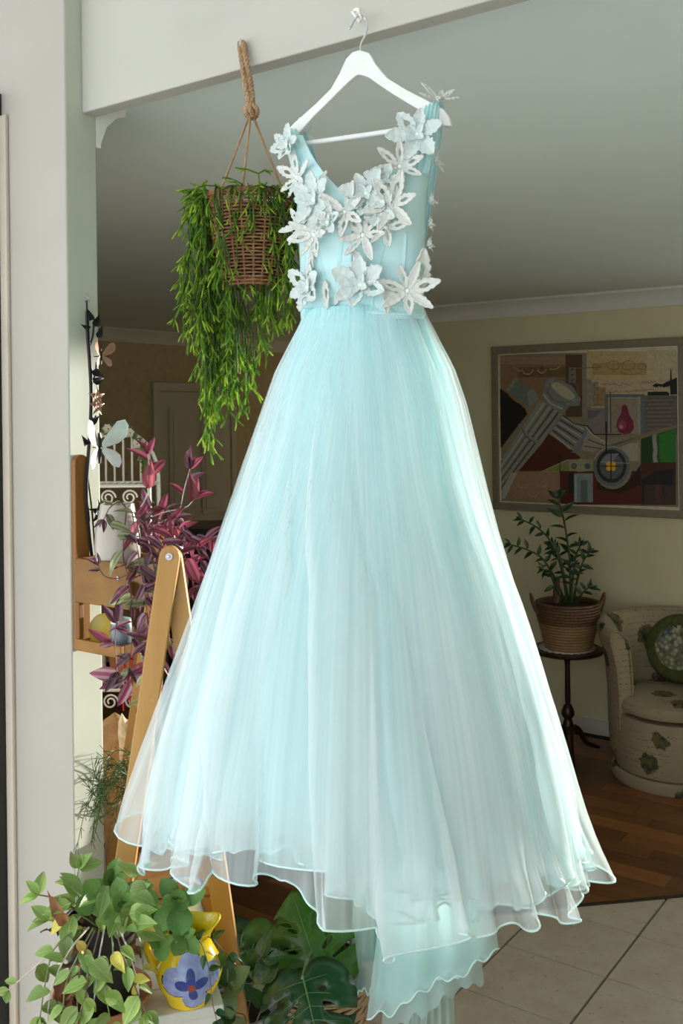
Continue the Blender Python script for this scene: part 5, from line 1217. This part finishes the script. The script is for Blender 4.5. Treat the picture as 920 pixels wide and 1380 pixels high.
# white flowering plant on the lower rack shelf
wp = rk(.0, .07, shz[2] + .006); wpt = thing('white_flower_pot', 'small white pot on the lowest visible shelf of the white rack', 'pot', wp)
mb = MB(); mb.lathe([(.0001, 0), (.04, 0), (.055, .08), (.05, .08), (.045, .07)], wp, 24); mb.build('pot_body', M['wh'], wpt); mb = MB(); mb.lathe([(.0001, .07), (.049, .068)], wp, 20); mb.build('soil', M['soil'], wpt)
wf = thing('white_flowering_plant', 'bushy plant with tiny white flowers behind the tan plush throw', 'plant', wp + ZU * .07)
mb = MB(); mg = MB()
rw = random.Random(4)
for k in range(60):
    a = rw.uniform(0, 6.28); q = rw.uniform(.02, .14); e = wp + Vector((math.cos(a) * q, math.sin(a) * q * .7, rw.uniform(.10, .23))); mg.tube(spline([wp + ZU * .07, wp + ZU * .1 + (e - wp) * .4, e], 6), .0012, 4)
    for s in range(8):
        c = e + Vector((rw.uniform(-.02, .02), rw.uniform(-.02, .02), rw.uniform(-.02, .02)))
        for t in range(5): d = Vector((math.cos(t * 1.256), rw.uniform(-.5, .5), math.sin(t * 1.256))); x = d.orthogonal().normalized(); mb.add([c, c + d * .006 + x * .003, c + d * .009, c + d * .006 - x * .003], [(0, 1, 2, 3)])
mg.build('stems', M['stem_g'], wf)['kind'] = 'stuff'; mb.build('tiny_flowers', M['blos'], wf, smooth=False)['kind'] = 'stuff'
# low black cabinet in the far room
cbp = P(262, 712, 5.4); cab = thing('black_cabinet', 'low black cabinet in the dim far room behind the purple plant', 'cabinet', Vector((cbp.x, cbp.y + .2, 0)))
M['blk'] = plain('black_lacquer', (.008, .008, .008, 1), .3)
def cabx(nm, x0, x1, y0, y1, z0, z1): m_ = MB(); m_.box(Vector((cbp.x + (x0 + x1) / 2, cbp.y + (y0 + y1) / 2, (z0 + z1) / 2)), Vector(((x1 - x0) / 2, 0, 0)), Vector((0, (y1 - y0) / 2, 0)), ZU * ((z1 - z0) / 2)); return m_.build(nm, M['blk'], cab, smooth=False, bevel=.004)
ct = cbp.z; cabx('top', -.16, .34, -.02, .40, ct - .03, ct); cabx('body', -.15, .33, 0, .38, .06, ct - .0302)
for x in (-.145, .093): cabx('door', x, x + .232, -.016, -.0002, .09, ct - .05)
for x in (-.14, .29): cabx('foot', x, x + .03, .02, .05, 0, .0598); cabx('foot', x, x + .03, .32, .35, 0, .0598)
# ================================================================== side table with potted plant
TYd = 5.48; tc = P(764, 873, TYd); tc0 = Vector((tc.x, tc.y, 0)); th = tc.z
M['mahog'] = plain('dark_mahogany', (.035, .014, .008, 1), .28, .3, 20, stretch=(1, 1, .2))
tab = thing('pedestal_table', 'small dark mahogany tripod pedestal table by the cream wall', 'table', tc0)
mb = MB(); mb.lathe([(.0001, th - .022), (.188, th - .022), (.197, th - .016), (.199, th - .008), (.192, th - .001), (.0001, th)], tc0, 48); mb.build('tabletop', M['mahog'], tab)
cp = [(0.015, th - .0222), (.03, th - .03), (.018, th - .05), (.014, th - .10), (.016, .30), (.013, .285), (.022, .275), (.036, .24), (.034, .22), (.020, .20), (.024, .19), (.030, .17), (.032, .11), (.024, .09), (.0001, .085)]
mb = MB(); mb.lathe(cp, tc0, 24); mb.build('column', M['mahog'], tab)
for k in range(3):
    a = math.radians(-95 + k * 120) ; d = Vector((math.cos(a), math.sin(a), 0))
    pts = spline([tc0 + d * .018 + ZU * .15, tc0 + d * .07 + ZU * .13, tc0 + d * .12 + ZU * .055, tc0 + d * .185 + ZU * .022, tc0 + d * .21 + ZU * .012], 16)
    mb = MB(); mb.tube(pts, [.020 - .011 * i / 15 for i in range(16)], 8); mb.build('leg', M['mahog'], tab)
doi = thing('lace_doily', 'white lace doily lying on the small mahogany table', 'doily', tc0 + ZU * (th + .001))
M['doily'] = plain('white_crochet', (.66, .64, .60, 1), .9, .2, 120, bstr=.4)
mb = MB(); nd = 72
def dp(i, j): a = i * 2 * PI; r = .150 * j * (1 + .035 * abs(math.sin(a * 12)) * j) + 1e-4; return tc0 + Vector((math.cos(a) * r, math.sin(a) * r, th + .0015 + .0015 * math.sin(a * 24) * j))
mb.grid(dp, 144, 6, True); mb.build('doily_cloth', M['doily'], doi, sharp=False, solid=.001)
pk = thing('rope_basket_pot', 'round basket pot with dark rope band and two handles on the mahogany table', 'basket', tc0 + ZU * (th + .004))
q0 = tc0 + Vector((.006, 0, th + .004)); k5 = TYd / F
M['straw'] = wick('straw', (.26, .155, .065, 1), (.38, .24, .11, 1)); M['ropeb'] = wick('brown_rope', (.10, .05, .025, 1), (.20, .11, .055, 1))
Hb = 62 * k5; rb0, rb1 = 30 * k5, 41 * k5
for k in range(16):
    t = (k + .5) / 16; dark = t > .55; z = t * Hb; rr = lerp(rb0, rb1, min(1, t * 1.35)) - (.002 if not dark else 0); mb = MB()
    mb.tube([q0 + Vector((math.cos(a) * rr, math.sin(a) * rr, z)) for a in [2 * PI * i / 40 for i in range(40)]], Hb / 16 * (.56 if dark else .60), 6, closed=True); mb.build('coil', M['ropeb' if dark else 'straw'], pk)
mb = MB(); mb.lathe([(.0001, .002), (rb0, .002), (rb0, .01)], q0, 24); mb.lathe([(.0001, Hb * .9), (rb1, Hb * .88)], q0, 24); mb.build('soil', M['soil'], pk)
for s in (-1, 1):
    mb = MB(); c = q0 + Vector((s * (rb1 + .004), 0, Hb * .75)); mb.tube(spline([c - Vector((0, .03, 0)), c + Vector((s * .02, -.03, .06)), c + Vector((s * .032, 0, .105)), c + Vector((s * .02, .03, .06)), c + Vector((0, .03, 0))], 20), .0075, 7); mb.build('handle', M['ropeb'], pk)
zz = thing('zz_plant', 'dark glossy ZZ plant in the rope banded basket', 'plant', q0 + ZU * Hb * .9)
def zstem(pts, size=.10, step=.05):
    w3 = [P(x, y, TYd + d) for x, y, d in pts]; vine(zz, [(x, y, TYd + d) for x, y, d in pts], ['zz'], size * .72, step * .6, 'zzs', .007, ang=58, start=.28, jit=.25, n=26)
M['zzs'] = plain('dark_stem', (.04, .075, .025, 1), .4)
zstem([(768, 812, 0), (768, 760, 0), (762, 715, 0), (757, 690, -.02), (752, 672, -.02)], .125, .045)
zstem([(764, 812, 0), (756, 765, -.03), (742, 730, -.05), (725, 712, -.06), (703, 700, -.06)], .085, .035)
zstem([(762, 812, 0), (748, 780, -.05), (730, 752, -.08), (708, 740, -.1), (688, 734, -.1)], .085, .035)
zstem([(772, 812, 0), (778, 780, -.03), (785, 758, -.05), (794, 745, -.06)], .09, .035)
zstem([(760, 812, -.02), (748, 790, -.08), (740, 770, -.10), (732, 768, -.12)], .085, .035)
zstem([(770, 812, 0), (772, 775, .05), (776, 748, .06), (782, 735, .06)], .09, .032)
zstem([(776, 812, -.02), (784, 800, -.06), (792, 792, -.08)], .09, .03)
zstem([(766, 812, .02), (760, 775, .05), (752, 745, .06), (745, 735, .06)], .09, .032)
zstem([(768, 812, -.02), (768, 780, -.06), (766, 762, -.08)], .09, .03)
mb = MB(); mb.tube([P(749, 812, TYd - .04), P(750, 778, TYd - .04)], .018, 8); mb.build('cut_stalk', plain('brown_stalk', (.12, .06, .035, 1), .8), zz)

# ================================================================== tub chair with script-print fabric
def fabric():
    m, nt, bs = nodes('script_print_fabric'); co = coord(nt, (1, 1, 1))
    base = srgb(122, 110, 90, 2.1); n0 = noise(nt, co, 6, 4); c = ramp(nt, n0, [(.3, tuple(x * .85 for x in base[:3]) + (1,)), (.7, base)])
    # broken rows that read as handwriting
    sx = nt.nodes.new('ShaderNodeSeparateXYZ'); nt.links.new(co, sx.inputs[0])
    mu = N(nt, 'ShaderNodeMath', operation='MULTIPLY'); nt.links.new(sx.outputs[2], mu.inputs[0]); mu.inputs[1].default_value = 34
    hn = noise(nt, co, 75, 2); ad = N(nt, 'ShaderNodeMath', operation='MULTIPLY_ADD'); nt.links.new(hn, ad.inputs[0]); ad.inputs[1].default_value = 1.1; nt.links.new(mu.outputs[0], ad.inputs[2])
    fr = N(nt, 'ShaderNodeMath', operation='FRACT'); nt.links.new(ad.outputs[0], fr.inputs[0])
    row = ramp(nt, fr.outputs[0], [(.0, 0.0), (.40, 0.0), (.46, 1.0), (.52, 0.0), (1, 0.0)])
    brk = ramp(nt, noise(nt, co, 22, 2), [(.44, 0.0), (.50, 1.0)]); msk = ramp(nt, noise(nt, co, 5.5, 1), [(.48, 0.0), (.56, 1.0)])
    mk = mixrgb(nt, 1.0, row, brk, 'MULTIPLY'); mk = mixrgb(nt, 1.0, mk, msk, 'MULTIPLY')
    c = mixrgb(nt, mk, c, srgb(42, 36, 28, 1.0))
    # scattered flower and stamp motifs
    vo = N(nt, 'ShaderNodeTexVoronoi', Scale=6.0); nt.links.new(co, vo.inputs['Vector']); v2 = N(nt, 'ShaderNodeVectorMath', operation='SUBTRACT')
    rs = nt.nodes.new('ShaderNodeSeparateColor'); nt.links.new(vo.outputs['Color'], rs.inputs[0])
    sel = ramp(nt, rs.outputs[0], [(.30, 0.0), (.32, 1.0)]); wob = noise(nt, co, 30, 3); d2 = N(nt, 'ShaderNodeMath', operation='MULTIPLY_ADD'); nt.links.new(wob, d2.inputs[0]); d2.inputs[1].default_value = .35; nt.links.new(vo.outputs['Distance'], d2.inputs[2])
    dd = ramp(nt, d2.outputs[0], [(.0, 1.0), (.50, 1.0), (.53, 0.0)]); fm = mixrgb(nt, 1.0, sel, dd, 'MULTIPLY')
    fc = ramp(nt, noise(nt, co, 28, 4), [(.35, srgb(28, 34, 36, 1.6)), (.5, srgb(66, 66, 40, 2)), (.62, srgb(90, 70, 45, 2)), (.7, srgb(40, 52, 58, 2))])
    c = mixrgb(nt, fm, c, fc); nt.links.new(c, bs.inputs['Base Color']); bs.inputs['Roughness'].default_value = .9; bump(nt, bs, noise(nt, co, 400, 2), .3, .001); return m
M['fabric'] = fabric()
cu, cv_ = .07, 3.80
cc = R(cu, cv_, 0); arm = thing('tub_armchair', 'cream tub armchair with handwriting and flower print fabric', 'armchair', cc)
HT = .80
def th_dir(psi): return V * math.cos(psi) + U * math.sin(psi)      # 0 = back of the chair
A1 = math.radians(142)
sec = [(.300, .065), (.330, .14), (.338, .30), (.340, .45), (.352, .60), (.376, .70), (.392, .755), (.390, .79), (.365, .812), (.330, .80), (.300, .765), (.275, .70), (.262, .55), (.258, .38)]
def shell(psi):
    k = min(1, max(0, (abs(psi) - 1.9) / .6)); dr = .0 * k
    return [cc + th_dir(psi) * (r * (1 - .04 * k)) + ZU * (.065 + (z - .065) * (1 - .035 * k - .02 * abs(psi) / 2.5)) for r, z in sec]
npsi = 60; mb = MB(); rows = [shell(-A1 + 2 * A1 * i / npsi) for i in range(npsi + 1)]; m_ = len(sec)
vs_ = [p for r in rows for p in r]; fs = []
for i in range(npsi):
    for j in range(m_): j2 = (j + 1) % m_; fs.append((i * m_ + j, (i + 1) * m_ + j, (i + 1) * m_ + j2, i * m_ + j2))
fs += [tuple(range(m_)), tuple(npsi * m_ + j for j in range(m_))[::-1]]
mb.add(vs_, fs); mb.build('tub_shell', M['fabric'], arm, recalc=True, bevel=.012)
for s in (0, npsi): mb = MB(); mb.tube([p for p in rows[s]], .005, 6, closed=True); mb.build('arm_piping', M['fabric'], arm)
mb = MB(); mb.lathe([(.0001, .07), (.285, .07), (.292, .085), (.296, .30), (.29, .345), (.0001, .35)], cc - V * .04, 44); mb.build('seat_front', M['fabric'], arm)
mb = MB(); mb.lathe([(.0001, .352), (.24, .352), (.278, .365), (.286, .39), (.275, .42), (.22, .44), (.0001, .446)], cc - V * .045, 44); mb.build('seat_cushion', M['fabric'], arm)
mb = MB(); mb.lathe([(.0001, 0), (.315, 0), (.322, .012), (.320, .050), (.308, .062), (.0001, .064)], cc - V * .012, 48); mb.build('swivel_base', M['fabric'], arm)
# round cushion
M['green_v'] = plain('green_velvet', srgb(62, 66, 34, 1.9), .9, .25, 14, bstr=.5); M['ctr'] = None
def flowerc():
    m, nt, bs = nodes('floral_cushion_centre'); co = coord(nt); vo = N(nt, 'ShaderNodeTexVoronoi', Scale=42); nt.links.new(co, vo.inputs['Vector']); sc_ = nt.nodes.new('ShaderNodeSeparateColor'); nt.links.new(vo.outputs['Color'], sc_.inputs[0])
    c = ramp(nt, sc_.outputs[0], [(.0, srgb(120, 118, 100, 2.6)), (.45, srgb(112, 112, 98, 2.6)), (.55, srgb(92, 84, 58, 2.4)), (.7, srgb(130, 128, 112, 2.6)), (.84, srgb(52, 58, 40, 2)), (.95, srgb(84, 92, 96, 2.4))]); c2 = ramp(nt, vo.outputs['Distance'], [(.3, (1, 1, 1, 1)), (.6, (.45, .45, .38, 1))]); c = mixrgb(nt, 1, c, c2, 'MULTIPLY')
    nt.links.new(c, bs.inputs['Base Color']); bs.inputs['Roughness'].default_value = .9; return m
cz = .62; ccn = cc + V * .165 - U * .02 + ZU * cz
cu_ = thing('round_cushion', 'round green velvet cushion with white floral centre on the tub armchair', 'cushion', ccn - ZU * .18)
ax = (-V + ZU * .28).normalized(); x_ = U; y_ = ax.cross(x_).normalized()
def cush(prof, nm, mt, folds=0):
    m_ = MB(); m_.grid(lambda i, j: (lambda a, k: (lambda r, h: ccn + (x_ * math.cos(a) + y_ * math.sin(a)) * r + ax * h * (1 + folds * math.sin(a * 26 + r * 40)))(np.interp(k, range(len(prof)), [p[0] for p in prof]), np.interp(k, range(len(prof)), [p[1] for p in prof])))(i * 2 * PI, j * (len(prof) - 1)), 104, 24, True)
    return m_.build(nm, mt, cu_, sharp=False)
cush([(.0001, -.05), (.10, -.05), (.16, -.03), (.182, 0), (.165, .035), (.13, .052), (.115, .05), (.0001, .05)], 'cushion_body', M['green_v'], .08)
cush([(.117, .046), (.117, .056), (.09, .066), (.0001, .074)], 'floral_centre', flowerc())
